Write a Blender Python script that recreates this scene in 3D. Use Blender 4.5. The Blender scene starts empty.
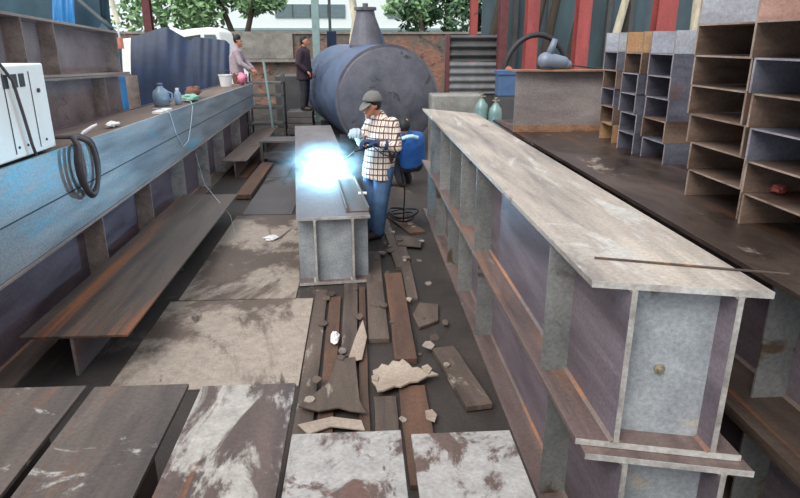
import bpy, bmesh, math, random
from mathutils import Vector, Matrix
random.seed(7)
S = bpy.context.scene
COL = S.collection

# ------------------------------------------------------------------ camera, sky, light, exposure
def lin(c):
    return tuple(((v / 255) / 12.92 if v / 255 <= .04045 else ((v / 255 + .055) / 1.055) ** 2.4) for v in c)

cam_d = bpy.data.cameras.new('camera')
cam = bpy.data.objects.new('camera', cam_d); COL.objects.link(cam)
cam_d.sensor_fit = 'HORIZONTAL'; cam_d.sensor_width = 36.0
cam_d.lens = 620 / 800 * 36.0
cam_d.clip_start = .05; cam_d.clip_end = 300
def cam_axes():
    y = Vector(((357 - 400) / 620, (42 - 249) / 620, 1)).normalized()
    z = Vector((0, -y.z, y.y)).normalized()
    x = y.cross(z)
    return x, y, z
_x, _y, _z = cam_axes()
right = Vector((_x.x, _y.x, _z.x)); down = Vector((_x.y, _y.y, _z.y)); fwd = Vector((_x.z, _y.z, _z.z))
R3 = Matrix((right, -down, -fwd)).transposed()
cam.matrix_world = Matrix.Translation((0, 0, 2.2)) @ R3.to_4x4()
S.camera = cam

W = bpy.data.worlds.new('sky'); S.world = W; W.use_nodes = True
bg = W.node_tree.nodes['Background']
bg.inputs[0].default_value = (.87, .935, 1.0, 1); bg.inputs[1].default_value = .78
sun_d = bpy.data.lights.new('sun', 'SUN'); sun_d.energy = 2.0; sun_d.angle = math.radians(38); sun_d.color = (1, .97, .92)
sun = bpy.data.objects.new('sun', sun_d); COL.objects.link(sun); sun.rotation_euler = Vector((.42, .52, -.74)).to_track_quat('-Z', 'Y').to_euler()
S.view_settings.view_transform = 'Standard'; S.view_settings.look = 'None'
S.view_settings.exposure = 0.6; S.view_settings.gamma = 1.0; S.view_settings.use_curve_mapping = False

# ------------------------------------------------------------------ materials
def new_mat(name):
    m = bpy.data.materials.new(name); m.use_nodes = True
    nt = m.node_tree; b = nt.nodes['Principled BSDF']
    return m, nt, b
def coords(nt, scale=(1, 1, 1), rnd=True):
    tc = nt.nodes.new('ShaderNodeTexCoord'); mp = nt.nodes.new('ShaderNodeMapping')
    mp.inputs['Scale'].default_value = scale
    if rnd:
        oi = nt.nodes.new('ShaderNodeObjectInfo'); mu = nt.nodes.new('ShaderNodeMath'); mu.operation = 'MULTIPLY'
        mu.inputs[1].default_value = 41.0; nt.links.new(oi.outputs['Random'], mu.inputs[0])
        nt.links.new(mu.outputs[0], mp.inputs['Location'])
    nt.links.new(tc.outputs['Object'], mp.inputs['Vector'])
    return mp.outputs['Vector']
def noise(nt, vec, scale, detail=5, rough=.6, dist=0):
    n = nt.nodes.new('ShaderNodeTexNoise'); n.inputs['Scale'].default_value = scale
    n.inputs['Detail'].default_value = detail; n.inputs['Roughness'].default_value = rough
    n.inputs['Distortion'].default_value = dist
    nt.links.new(vec, n.inputs['Vector']); return n.outputs['Fac']
def ramp(nt, fac, stops):
    r = nt.nodes.new('ShaderNodeValToRGB'); e = r.color_ramp.elements
    while len(e) < len(stops): e.new(.5)
    for i, (p, c) in enumerate(stops):
        e[i].position = p; e[i].color = (*c, 1) if len(c) == 3 else c
    nt.links.new(fac, r.inputs['Fac']); return r.outputs['Color']
def mix(nt, fac, a, b, mode='MIX'):
    n = nt.nodes.new('ShaderNodeMix'); n.data_type = 'RGBA'; n.blend_type = mode
    if isinstance(fac, float): n.inputs[0].default_value = fac
    else: nt.links.new(fac, n.inputs[0])
    for k, v in ((6, a), (7, b)):
        if isinstance(v, tuple): n.inputs[k].default_value = (*v, 1)
        else: nt.links.new(v, n.inputs[k])
    return n.outputs[2]
def thr(nt, fac, lo, hi):
    return ramp(nt, fac, [(lo, (0, 0, 0)), (hi, (1, 1, 1))])
def steel(name, base, dark, patch=None, patch_at=.56, patch_scale=2.5, patch_stretch=(1, .6, 1), rust=None, rust_at=.58,
          rust_scale=1.6, rust_stretch=(3, .25, 3), stain=None, stain_at=.62, stain_scale=1.8, rough=.6, metal=.25, bump=.25, streak=(3, .35, 3), edge=.06):
    m, nt, b = new_mat(name)
    v = coords(nt, streak)
    n1 = noise(nt, v, 2.2, 7, .65, .3)
    col = ramp(nt, n1, [(.32, lin(dark)), (.66, lin(base))])
    if rust:
        col = mix(nt, thr(nt, noise(nt, coords(nt, rust_stretch), rust_scale, 5, .6, .4), rust_at, rust_at + .14), col, lin(rust))
    if patch:
        f = noise(nt, coords(nt, patch_stretch), patch_scale, 8, .68, .5)
        pc = ramp(nt, noise(nt, coords(nt), 14, 4), [(.3, lin(tuple(int(q * .86) for q in patch))), (.7, lin(patch))])
        col = mix(nt, thr(nt, f, patch_at, patch_at + edge), col, pc)
    if stain:
        f = noise(nt, coords(nt, (1.3, .5, 1.3)), stain_scale, 6, .6, .8)
        col = mix(nt, thr(nt, f, stain_at, stain_at + .07), col, lin(stain))
    g = noise(nt, coords(nt), 55, 4, .7)
    gc = ramp(nt, g, [(.3, (.72, .72, .72)), (.7, (1.12, 1.12, 1.12))])
    col = mix(nt, 1.0, col, gc, 'MULTIPLY')
    nt.links.new(col, b.inputs['Base Color'])
    b.inputs['Metallic'].default_value = metal
    rr = ramp(nt, n1, [(.3, (rough - .12,) * 3), (.7, (rough + .12,) * 3)]); nt.links.new(rr, b.inputs['Roughness'])
    bp = nt.nodes.new('ShaderNodeBump'); bp.inputs['Strength'].default_value = bump; bp.inputs['Distance'].default_value = .01
    nt.links.new(g, bp.inputs['Height']); nt.links.new(bp.outputs[0], b.inputs['Normal'])
    return m
def plain(name, c, rough=.6, metal=0, var=.15, scale=8, bump=0, stretch=(1, 1, 1)):
    m, nt, b = new_mat(name)
    n = noise(nt, coords(nt, stretch), scale, 5)
    lo = tuple(v * (1 - var) for v in lin(c)); hi = tuple(min(1, v * (1 + var)) for v in lin(c))
    nt.links.new(ramp(nt, n, [(.3, lo), (.7, hi)]), b.inputs['Base Color'])
    b.inputs['Roughness'].default_value = rough; b.inputs['Metallic'].default_value = metal
    if bump:
        bp = nt.nodes.new('ShaderNodeBump'); bp.inputs['Strength'].default_value = bump; bp.inputs['Distance'].default_value = .02
        nt.links.new(n, bp.inputs['Height']); nt.links.new(bp.outputs[0], b.inputs['Normal'])
    return m

M = {}
M['beam_top'] = steel('pale_scuffed_steel', (196, 182, 168), (134, 124, 118), patch=(208, 200, 192), patch_at=.55, patch_stretch=(1.5, .25, 1), stain=(112, 88, 74), stain_at=.63, stain_scale=1.6, rough=.55, metal=.1)
M['beam_web'] = steel('purple_grey_mill_scale', (148, 134, 142), (102, 91, 99), rust=(140, 88, 56), rust_at=.66, rough=.5, metal=.35)
M['beam_stiff'] = steel('green_grey_stiffener_steel', (154, 154, 150), (104, 108, 108), stain=(98, 82, 66), stain_at=.6, stain_scale=2.5, rough=.5, metal=.3, streak=(1, 1, .6))
M['beam_flange'] = steel('brown_grey_flange_steel', (138, 118, 112), (92, 78, 76), rust=(166, 116, 78), rust_at=.6, patch=(156, 150, 150), patch_at=.62, rough=.5, metal=.25)
M['diaphragm'] = steel('blue_grey_plate', (178, 182, 184), (126, 132, 138), patch=(190, 176, 160), patch_at=.62, stain=(112, 92, 78), stain_at=.64, stain_scale=3, rough=.5, metal=.2, streak=(1, 1, 1))
M['edge'] = steel('bright_cut_steel_edge', (206, 202, 196), (150, 142, 136), rough=.45, metal=.3)
M['cyan_face'] = steel('blue_tinted_steel', (176, 178, 180), (128, 138, 146), patch=(104, 196, 222), patch_at=.555, patch_scale=1.3, patch_stretch=(1, .5, 1.6), rust=(130, 126, 132), rust_at=.6, rough=.42, metal=.3, edge=.16)
M['brown_top'] = steel('dusty_brown_steel', (132, 112, 100), (90, 76, 70), stain=(90, 74, 64), rough=.65, metal=.1)
M['purple_web'] = steel('purple_brown_mill_scale', (126, 108, 116), (88, 74, 82), patch=(120, 128, 140), patch_at=.66, rough=.5, metal=.3)
M['purple_stiff'] = steel('dusty_beige_stiffener', (176, 158, 148), (122, 108, 104), rough=.6, metal=.15)
M['tee'] = steel('dark_rust_streaked_steel', (100, 84, 74), (62, 52, 46), rust=(150, 92, 58), rust_at=.55, rust_stretch=(6, .12, 6), rough=.55, metal=.25)
M['tee_web'] = steel('dull_mauve_steel', (140, 124, 122), (104, 90, 88), rust=(128, 84, 60), rough=.6, metal=.2)
M['front_dark'] = steel('dark_grey_wet_steel', (112, 98, 90), (72, 62, 58), rust=(130, 92, 66), rust_at=.57, rust_stretch=(4, .3, 4), patch=(186, 180, 174), patch_at=.60, patch_scale=3.0, patch_stretch=(1.0, 1.6, 1), rough=.42, metal=.3)
M['front_half'] = steel('half_cemented_steel', (104, 86, 80), (70, 58, 54), rust=(146, 88, 58), rust_at=.6, rust_stretch=(4, .3, 4), patch=(184, 176, 168), patch_at=.48, patch_scale=2.0, patch_stretch=(1.8, .8, 1), rough=.5, metal=.2)
M['front_pale'] = steel('cement_crusted_steel', (110, 88, 80), (80, 62, 56), rust=(112, 74, 58), rust_at=.64, patch=(176, 170, 166), patch_at=.42, patch_scale=3.4, patch_stretch=(1.4, 1, 1), rough=.6, metal=.15)
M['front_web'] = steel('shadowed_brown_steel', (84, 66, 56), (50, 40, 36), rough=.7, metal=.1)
M['dark_top'] = steel('dark_brown_wet_steel', (94, 78, 70), (50, 42, 38), patch=(172, 158, 146), patch_at=.615, patch_scale=2.4, patch_stretch=(1.6, .6, 1), streak=(1.2, .6, 1), rust=(112, 76, 54), rust_at=.6, rough=.38, metal=.25)
M['chan_blue'] = steel('blue_grey_channel_steel', (112, 114, 128), (78, 74, 84), rust=(112, 80, 66), rust_at=.62, rust_stretch=(1, 1, 1), rough=.55, metal=.25, streak=(.6, 1, 2))
M['chan_brown'] = steel('rusty_brown_channel_steel', (134, 112, 98), (76, 59, 50), rust=(142, 82, 46), rust_at=.6, rust_stretch=(1, 1, 1), patch=(156, 148, 142), patch_at=.64, rough=.6, metal=.2, streak=(.6, 1, 2))
M['chan_skylit'] = steel('pale_skylit_channel_steel', (190, 192, 200), (150, 150, 158), rust=(140, 118, 104), rust_at=.66, rust_stretch=(1, 1, 1), rough=.5, metal=.2, streak=(.6, 1, 2))  # lighter copy of the channel steel, sky light put into its colour
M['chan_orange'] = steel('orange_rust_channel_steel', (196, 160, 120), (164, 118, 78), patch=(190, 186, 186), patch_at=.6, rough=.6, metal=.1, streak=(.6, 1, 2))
M['chan_red'] = steel('pale_pink_channel_steel', (190, 152, 140), (150, 112, 100), rough=.6, metal=.1, streak=(.6, 1, 2))
M['grey_plate'] = steel('flat_grey_steel', (160, 150, 146), (122, 112, 110), patch=(168, 166, 168), patch_at=.64, rough=.55, metal=.15, streak=(.5, 1, 1.5))
M['arc_top'] = steel('dull_grey_plate', (128, 122, 124), (96, 92, 94), rough=.85, metal=0, streak=(1, .5, 1))
M['cut_brown'] = steel('dusty_brown_cut_steel', (172, 152, 138), (110, 86, 72), rough=.7, metal=0, streak=(2, 2, 2))
M['cut_blue'] = steel('dusty_grey_cut_steel', (168, 160, 164), (116, 106, 112), rough=.7, metal=0, streak=(2, 2, 2))
M['panel'] = steel('mauve_panel_steel', (152, 134, 132), (112, 96, 98), stain=(96, 80, 80), rough=.55, metal=.1, streak=(1, 1, 1))
M['weld_mix'] = steel('rust_tinted_weld', (142, 124, 116), (100, 86, 82), rust=(178, 116, 72), rust_at=.52, rust_stretch=(1, .9, 1), rough=.6, metal=.1)
M['rust_strip'] = steel('rusty_edge_steel', (168, 128, 100), (120, 84, 62), rough=.7, metal=.1)
M['floor'] = steel('stained_workshop_floor', (70, 61, 56), (42, 36, 33), patch=(112, 100, 92), patch_at=.58, patch_scale=.9, rust=(92, 66, 52), rust_at=.6, rough=.75, metal=0, bump=.5, streak=(1, .5, 1))
M['floor_plate'] = steel('cement_stained_floor_plate', (112, 96, 86), (84, 70, 62), patch=(178, 162, 148), patch_at=.46, patch_scale=.8, stain=(82, 70, 62), stain_at=.62, stain_scale=3.2, rough=.65, metal=.05, bump=.35, streak=(1.2, .6, 1))
M['floor_plate_far'] = steel('grey_floor_plate', (104, 98, 98), (74, 68, 68), stain=(56, 50, 48), rough=.6, metal=.1, streak=(1, .6, 1))
M['plank'] = steel('dusty_dark_flat_bar', (110, 94, 84), (68, 56, 50), patch=(164, 150, 138), patch_at=.6, patch_scale=2.6, patch_stretch=(1.5, .6, 1), rough=.7, metal=.1)
M['plank_rust'] = steel('rust_brown_flat_bar', (116, 84, 66), (72, 54, 45), patch=(164, 142, 124), patch_at=.66, rough=.75, metal=.05)
M['scrap_pale'] = steel('pale_cement_scrap', (190, 172, 156), (146, 128, 114), rough=.8, metal=0, streak=(1, 1, 1))
M['tank'] = steel('dark_grey_tank_steel', (112, 110, 118), (80, 79, 86), stain=(60, 58, 62), stain_at=.6, patch=(120, 122, 130), patch_at=.62, patch_scale=1.2, rough=.5, metal=.2, streak=(1, 1, 1))
M['tank_side'] = steel('blue_lit_tank_steel', (94, 112, 144), (66, 80, 108), rough=.45, metal=.2, streak=(1, .5, 1))  # blue light and haze on the tank's side put into its colour
M['white_box'] = plain('white_enamel_casing', (250, 249, 244), .4, 0, .04, 3)
M['slot'] = plain('dark_vent_slot', (60, 62, 66), .7)
M['black'] = plain('black_rubber', (40, 38, 40), .55, 0, .2, 20)
M['grey_cable'] = plain('grey_rubber_cable', (82, 74, 76), .6, 0, .2, 20)
M['white_wire'] = plain('pale_wire', (206, 214, 220), .5)
M['tarp'] = plain('dark_blue_tarpaulin', (17, 40, 72), .5, 0, .4, 3, .4)
M['teal_tarp'] = plain('dark_teal_cloth', (40, 70, 84), .7, 0, .3, 3, .3)
M['blue_plastic'] = plain('blue_plastic', (28, 112, 170), .4, 0, .12)
M['blue_pale'] = plain('dull_blue_plastic', (72, 96, 130), .5, 0, .15)
M['jug'] = plain('translucent_blue_jug', (128, 146, 164), .25, 0, .15)
M['cloth_brown'] = plain('brown_cloth', (118, 78, 62), .8, 0, .3, 12, .4)
M['paper'] = plain('white_paper', (226, 222, 220), .8, 0, .06)
M['green_plastic'] = plain('pale_green_plastic', (140, 196, 170), .4)
M['orange_tag'] = plain('orange_red_tag', (204, 120, 100), .6)
M['pink'] = plain('pink_plastic', (222, 130, 156), .5)
M['red_post'] = steel('faded_red_paint', (176, 84, 80), (140, 62, 60), stain=(98, 52, 50), stain_at=.64, rough=.6, metal=0, streak=(2, 2, .5))
M['dark_post'] = plain('dark_red_brown_paint', (102, 54, 54), .6, 0, .25)
M['green_post'] = plain('grey_green_paint', (134, 156, 154), .6, 0, .12)
M['grey_post'] = plain('dark_grey_paint', (72, 80, 82), .6)
M['bark_pale'] = plain('pale_bark', (206, 196, 172), .9, 0, .3, 10, .5, (1, 1, .3))
M['bark_dark'] = plain('dark_bark', (66, 58, 50), .9, 0, .3, 10, .5, (1, 1, .3))
M['leaf'] = plain('bright_leaf_green', (130, 164, 116), .6, 0, .5, 3)
M['leaf_dark'] = plain('deep_leaf_green', (70, 104, 72), .6, 0, .5, 3)
M['building'] = plain('white_render_wall', (226, 234, 232), .8, 0, .04)
M['window_band'] = plain('dark_grey_window_glass', (104, 122, 126), .3, 0, .15)
M['concrete'] = steel('weathered_concrete', (160, 156, 148), (112, 108, 102), stain=(86, 82, 76), rough=.9, metal=0, streak=(1, 1, 1))
M['skin'] = plain('skin', (184, 124, 98), .55, 0, .06, 6)
M['hair'] = plain('black_hair', (26, 22, 22), .6, 0, .3, 40)
M['jeans'] = plain('blue_denim', (82, 112, 150), .85, 0, .22, 9, .2)
M['dark_cloth'] = plain('dark_trousers_cloth', (42, 40, 46), .85, 0, .3, 9, .2)
M['maroon'] = plain('dark_maroon_jacket', (50, 32, 42), .8, 0, .25, 9, .2)
M['royal'] = plain('royal_blue_workwear', (40, 86, 146), .7, 0, .2, 9, .2)
M['reflect'] = plain('pale_reflective_tape', (190, 220, 232), .4)
M['pale_shirt'] = plain('faded_pinkish_shirt', (168, 150, 156), .8, 0, .2, 14, .2)
M['khaki'] = plain('grey_cap_cloth', (112, 110, 108), .85, 0, .15)
M['navy_glove'] = plain('navy_work_glove', (44, 60, 92), .8, 0, .2)
M['pale_glove'] = plain('pale_grey_work_glove', (170, 188, 194), .8, 0, .12)
M['boot'] = plain('worn_dark_boot', (58, 50, 48), .7, 0, .2)
M['eye'] = plain('eye', (30, 24, 22), .2)
M['lip'] = plain('lip', (150, 84, 74), .5)
M['teal_wall'] = plain('dark_teal_sheet', (66, 84, 90), .7, 0, .3, 2, .3, (1, 1, .3))
M['cylinder_green'] = plain('pale_green_gas_cylinder', (118, 142, 138), .4, .2, .15)
M['brass'] = plain('dull_brass', (160, 150, 130), .4, .6)
M['tool_grey'] = plain('blue_grey_tool_body', (120, 130, 144), .5, .2, .15)
M['corr'] = plain('dark_grey_corrugated_sheet', (82, 80, 80), .6, .2, .2, 3)
M['grey_pile'] = plain('grey_bundled_sheet', (112, 112, 114), .7, 0, .2, 6)

def check_mat():
    m, nt, b = new_mat('cream_checked_cotton')
    tc = nt.nodes.new('ShaderNodeTexCoord'); sp = nt.nodes.new('ShaderNodeSeparateXYZ'); nt.links.new(tc.outputs['Object'], sp.inputs[0])
    ad = nt.nodes.new('ShaderNodeMath'); ad.operation = 'SUBTRACT'
    nt.links.new(sp.outputs['X'], ad.inputs[0]); nt.links.new(sp.outputs['Y'], ad.inputs[1])
    def line(src, k, w, off):
        a = nt.nodes.new('ShaderNodeMath'); a.operation = 'MULTIPLY_ADD'; a.inputs[1].default_value = k; a.inputs[2].default_value = off + 50; nt.links.new(src, a.inputs[0])
        f = nt.nodes.new('ShaderNodeMath'); f.operation = 'FRACT'; nt.links.new(a.outputs[0], f.inputs[0])
        l = nt.nodes.new('ShaderNodeMath'); l.operation = 'LESS_THAN'; l.inputs[1].default_value = w; nt.links.new(f.outputs[0], l.inputs[0])
        return l.outputs[0]
    col = mix(nt, line(ad.outputs[0], 15, .24, 0), lin((232, 220, 208)), lin((96, 66, 64)))
    col = mix(nt, line(sp.outputs['Z'], 15, .24, .3), col, lin((96, 66, 64)))
    col = mix(nt, line(ad.outputs[0], 15, .1, .5), col, lin((170, 130, 110)))
    nt.links.new(col, b.inputs['Base Color']); b.inputs['Roughness'].default_value = .85
    return m
M['check'] = check_mat()

def brick_mat():
    m, nt, b = new_mat('mossy_brick_wall')
    tc = nt.nodes.new('ShaderNodeTexCoord'); mp = nt.nodes.new('ShaderNodeMapping'); mp.inputs['Rotation'].default_value = (math.radians(90), 0, 0)
    nt.links.new(tc.outputs['Object'], mp.inputs['Vector'])
    br = nt.nodes.new('ShaderNodeTexBrick'); br.inputs['Scale'].default_value = 4.5
    br.inputs['Color1'].default_value = (*lin((170, 116, 92)), 1); br.inputs['Color2'].default_value = (*lin((126, 84, 70)), 1)
    br.inputs['Mortar'].default_value = (*lin((124, 112, 104)), 1); br.inputs['Mortar Size'].default_value = .03
    nt.links.new(mp.outputs[0], br.inputs['Vector'])
    f = noise(nt, coords(nt, (1, 1, 1), False), .9, 6, .7, .4)
    col = mix(nt, thr(nt, f, .44, .56), br.outputs['Color'], lin((104, 98, 90)))
    col = mix(nt, thr(nt, noise(nt, coords(nt, (1, 1, 1.5), False), 2.4, 6, .7), .56, .66), col, lin((60, 58, 54)))
    nt.links.new(col, b.inputs['Base Color']); b.inputs['Roughness'].default_value = .9
    return m
M['brick'] = brick_mat()

def emit(name, c, s):
    m = bpy.data.materials.new(name); m.use_nodes = True; nt = m.node_tree
    nt.nodes.clear(); o = nt.nodes.new('ShaderNodeOutputMaterial'); e = nt.nodes.new('ShaderNodeEmission')
    e.inputs[0].default_value = (*c, 1); e.inputs[1].default_value = s; nt.links.new(e.outputs[0], o.inputs[0]); return m
M['arc'] = emit('welding_arc_plasma', (.75, .92, 1), 60)

# ------------------------------------------------------------------ mesh helpers
class MB:
    def __init__(s): s.v = []; s.f = []
    def add(s, vs, fs):
        n = len(s.v); s.v += [tuple(p) for p in vs]; s.f += [tuple(i + n for i in f) for f in fs]; return s
    def hex(s, p):            # 8 points: bottom ring then top ring
        return s.add(p, [(3, 2, 1, 0), (4, 5, 6, 7), (0, 1, 5, 4), (1, 2, 6, 5), (2, 3, 7, 6), (3, 0, 4, 7)])
    def box(s, x0, x1, y0, y1, z0, z1):
        return s.hex([(x0, y0, z0), (x1, y0, z0), (x1, y1, z0), (x0, y1, z0), (x0, y0, z1), (x1, y0, z1), (x1, y1, z1), (x0, y1, z1)])
    def prism(s, poly, h0, h1, axis='Z'):   # polygon extruded along an axis
        def q(a, b, h): return {'Z': (a, b, h), 'Y': (a, h, b), 'X': (h, a, b)}[axis]
        n = len(poly)
        vs = [q(a, b, h0) for a, b in poly] + [q(a, b, h1) for a, b in poly]
        fs = [tuple(range(n - 1, -1, -1)), tuple(range(n, 2 * n))] + [(i, (i + 1) % n, n + (i + 1) % n, n + i) for i in range(n)]
        return s.add(vs, fs)
    def tube(s, pts, r, seg=8, closed=False, caps=True):
        pts = [Vector(p) for p in pts]; n = len(pts); rings = []
        rs = r if isinstance(r, (list, tuple)) else [r] * n
        up = None
        for i, p in enumerate(pts):
            a = pts[(i - 1) % n] if (closed or i > 0) else p; b = pts[(i + 1) % n] if (closed or i < n - 1) else p
            t = (b - a).normalized()
            if up is None: up = Vector((0, 0, 1)) if abs(t.z) < .9 else Vector((1, 0, 0))
            u = (up - t * up.dot(t)).normalized(); w = t.cross(u); up = u
            rings.append([p + (u * math.cos(k * 2 * math.pi / seg) + w * math.sin(k * 2 * math.pi / seg)) * rs[i] for k in range(seg)])
        vs = [q for g in rings for q in g]; fs = []
        for i in range(n if closed else n - 1):
            for k in range(seg):
                j = (i + 1) % n
                fs.append((i * seg + k, i * seg + (k + 1) % seg, j * seg + (k + 1) % seg, j * seg + k))
        if not closed and caps:
            fs += [tuple(range(seg - 1, -1, -1)), tuple((n - 1) * seg + k for k in range(seg))]
        return s.add(vs, fs)
    def lathe(s, prof, c, seg=24, ax=None):   # prof: (radius, height) along axis through c
        ax = Vector(ax or (0, 0, 1)).normalized(); c = Vector(c)
        u = ax.orthogonal().normalized(); w = ax.cross(u)
        vs = [c + ax * h + (u * math.cos(k * 2 * math.pi / seg) + w * math.sin(k * 2 * math.pi / seg)) * r for r, h in prof for k in range(seg)]
        fs = [(i * seg + k, i * seg + (k + 1) % seg, (i + 1) * seg + (k + 1) % seg, (i + 1) * seg + k) for i in range(len(prof) - 1) for k in range(seg)]
        fs += [tuple(range(seg - 1, -1, -1)), tuple((len(prof) - 1) * seg + k for k in range(seg))]
        return s.add(vs, fs)
    def ball(s, c, r, seg=14, rings=9, fn=None):
        c = Vector(c); r = Vector(r) if not isinstance(r, (int, float)) else Vector((r, r, r))
        vs = []; fs = []
        for i in range(rings + 1):
            th = math.pi * i / rings
            for k in range(seg):
                ph = 2 * math.pi * k / seg
                d = Vector((math.sin(th) * math.cos(ph), math.sin(th) * math.sin(ph), math.cos(th)))
                q = Vector((d.x * r.x, d.y * r.y, d.z * r.z))
                if fn: q = fn(q, d)
                vs.append(c + q)
        for i in range(rings):
            for k in range(seg):
                fs.append((i * seg + k, (i + 1) * seg + k, (i + 1) * seg + (k + 1) % seg, i * seg + (k + 1) % seg))
        return s.add(vs, fs)
    def capsule(s, a, b, ra, rb, seg=12):
        a = Vector(a); b = Vector(b); d = b - a; L = d.length or 1e-4; d = d / L
        prof = []
        for i in range(5): t = math.pi / 2 * i / 4; prof.append((max(1e-4, ra * math.sin(t)), -ra * math.cos(t)))
        for i in range(5): t = math.pi / 2 * i / 4; prof.append((max(1e-4, rb * math.cos(t)), L + rb * math.sin(t)))
        return s.lathe(prof, a, seg, d)
    def build(s, name, mat, parent=None, local=False, smooth=False, bevel=0, remesh=0, at=None):
        off = Vector((0, 0, 0))
        if parent is not None and not local:
            r = parent
            while r.parent: r = r.parent
            off = r.location.copy()
        if parent is None:
            if at is None:
                xs = [p[0] for p in s.v]; ys = [p[1] for p in s.v]; zs = [p[2] for p in s.v]
                at = ((min(xs) + max(xs)) / 2, (min(ys) + max(ys)) / 2, min(zs))
            off = Vector(at)
        me = bpy.data.meshes.new(name)
        me.from_pydata([tuple(Vector(p) - off) for p in s.v], [], s.f)
        me.validate(); bm = bmesh.new(); bm.from_mesh(me); bmesh.ops.remove_doubles(bm, verts=bm.verts, dist=1e-5)
        bmesh.ops.recalc_face_normals(bm, faces=bm.faces); bm.to_mesh(me); bm.free()
        if smooth: me.polygons.foreach_set('use_smooth', [True] * len(me.polygons))
        me.materials.append(mat if not isinstance(mat, str) else M[mat])
        o = bpy.data.objects.new(name, me); COL.objects.link(o)
        if parent is not None: o.parent = parent
        else: o.location = off
        if bevel:
            md = o.modifiers.new('bevel', 'BEVEL'); md.width = bevel; md.segments = 2; md.limit_method = 'ANGLE'; md.angle_limit = math.radians(40)
        if remesh:
            md = o.modifiers.new('remesh', 'REMESH'); md.mode = 'VOXEL'; md.voxel_size = remesh; md.use_smooth_shade = True
            md = o.modifiers.new('smooth', 'SMOOTH'); md.iterations = 4; md.factor = .5
        return o

def tag(o, label, cat, group=None, kind=None):
    o['label'] = label; o['category'] = cat
    if group: o['group'] = group
    o['kind'] = kind or 'thing'
    return o
def thing(name, label, cat, loc, rz=0, group=None):
    o = bpy.data.objects.new(name, None); COL.objects.link(o); o.empty_display_size = .1
    o.location = loc; o.rotation_euler = (0, 0, rz); return tag(o, label, cat, group)
def struct(o): o['kind'] = 'structure'; return o

# a fabricated girder lying along Y, in local coordinates (0 = middle of its near end, on the ground)
def girder(name, label, loc, L, w, h, tf=.026, webs=(-.17, .17), tw=.022, stiff=(), stiff_right=(), end=True, near=0, far=0, rz=0, mats=None, group=None, z_far=None, cat='steel beam', end_inset=.10, bottom=True, weld=True, stiff_in=.012, cut=False):
    mt = dict(top='beam_top', bot='beam_flange', web='beam_web', stiff='beam_stiff', end='diaphragm', edge='edge', weld='weld_mix'); mt.update(mats or {})
    t = thing(name, label, cat, loc, rz, group)
    X = w / 2
    ya = lambda x: near * x; yb = lambda x: L + far * x
    zf0, zf1 = z_far or (0, h)
    zl = lambda y, top: (h if top else 0) + ((zf1 - h) if top else zf0) * y / L
    def slab(x0, x1, fa, fb, top, th, up):
        p = []
        for dz in ((0, th) if up else (-th, 0)):
            for x, f in ((x0, fa), (x1, fa), (x1, fb), (x0, fb)):
                y = f(x); p.append((x, y, zl(y, top) + dz))
        return MB().hex(p)
    slab(-X, X, ya, yb, True, tf, False).build('top_flange', mt['top'], t, True, bevel=.002)
    if bottom: slab(-X, X, ya, yb, False, tf, True).build('bottom_flange', mt['bot'], t, True, bevel=.002)
    def vert(x0, x1, y0, y1, y2, y3):      # (x0,y0) (x1,y1) (x1,y2) (x0,y3) standing between the flanges
        p = [(x0, y0), (x1, y1), (x1, y2), (x0, y3)]
        b = tf if bottom else 0
        return MB().hex([(x, y, zl(y, False) + b) for x, y in p] + [(x, y, zl(y, True) - tf) for x, y in p])
    if cut:      # freshly cut pale near ends
        for nm, top in (('top_flange_cut', True), ('bottom_flange_cut', False)):
            z0 = zl(0, top) + (-tf if top else 0)
            MB().hex([(-X, ya(-X) - .003, z0), (X, ya(X) - .003, z0), (X, ya(X) - .0003, z0), (-X, ya(-X) - .0003, z0), (-X, ya(-X) - .003, z0 + tf), (X, ya(X) - .003, z0 + tf), (X, ya(X) - .0003, z0 + tf), (-X, ya(-X) - .0003, z0 + tf)]).build('cut_edge', mt['edge'], t, True)
        for wx in webs: MB().box(wx - tw / 2, wx + tw / 2, ya(wx) - .003, ya(wx) - .0003, zl(0, False) + tf, zl(0, True) - tf).build('cut_edge', mt['edge'], t, True)
    for wx in webs:
        wo = vert(wx - tw / 2, wx + tw / 2, ya(wx), ya(wx), yb(wx), yb(wx)).build('web', mt['web'], t, True)
        if weld:
            b = MB()
            for top in (True, False):
                if not top and not bottom: continue
                for sx in (-1, 1):
                    d = tw / 2; r = .014; x = wx + sx * d
                    za = zl(ya(wx), top) + (-tf if top else tf); zb = zl(yb(wx), top) + (-tf if top else tf); q = -1 if top else 1
                    b.add([(x, ya(wx), za), (x + sx * r, ya(wx), za), (x, ya(wx), za + q * r), (x, yb(wx), zb), (x + sx * r, yb(wx), zb), (x, yb(wx), zb + q * r)],
                          [(0, 1, 2), (3, 5, 4), (0, 3, 4, 1), (1, 4, 5, 2), (2, 5, 3, 0)])
            b.build('weld_bead', mt['weld'], wo, True)
    for sy in stiff:
        x0, x1 = -X + stiff_in, webs[0] - tw / 2
        vert(x0, x1, sy, sy, sy + .012, sy + .012).build('stiffener', mt['stiff'], t, True)
    for sy in stiff_right:
        x0, x1 = webs[-1] + tw / 2, X - .012
        vert(x0, x1, sy, sy, sy + .012, sy + .012).build('stiffener', mt['stiff'], t, True)
    if end and len(webs) == 2:
        x0, x1 = webs[0] + tw / 2, webs[1] - tw / 2
        e = vert(x0, x1, ya(x0) + end_inset, ya(x1) + end_inset, ya(x1) + end_inset + .012, ya(x0) + end_inset + .012).build('end_plate', mt['end'], t, True)
    return t

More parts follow.
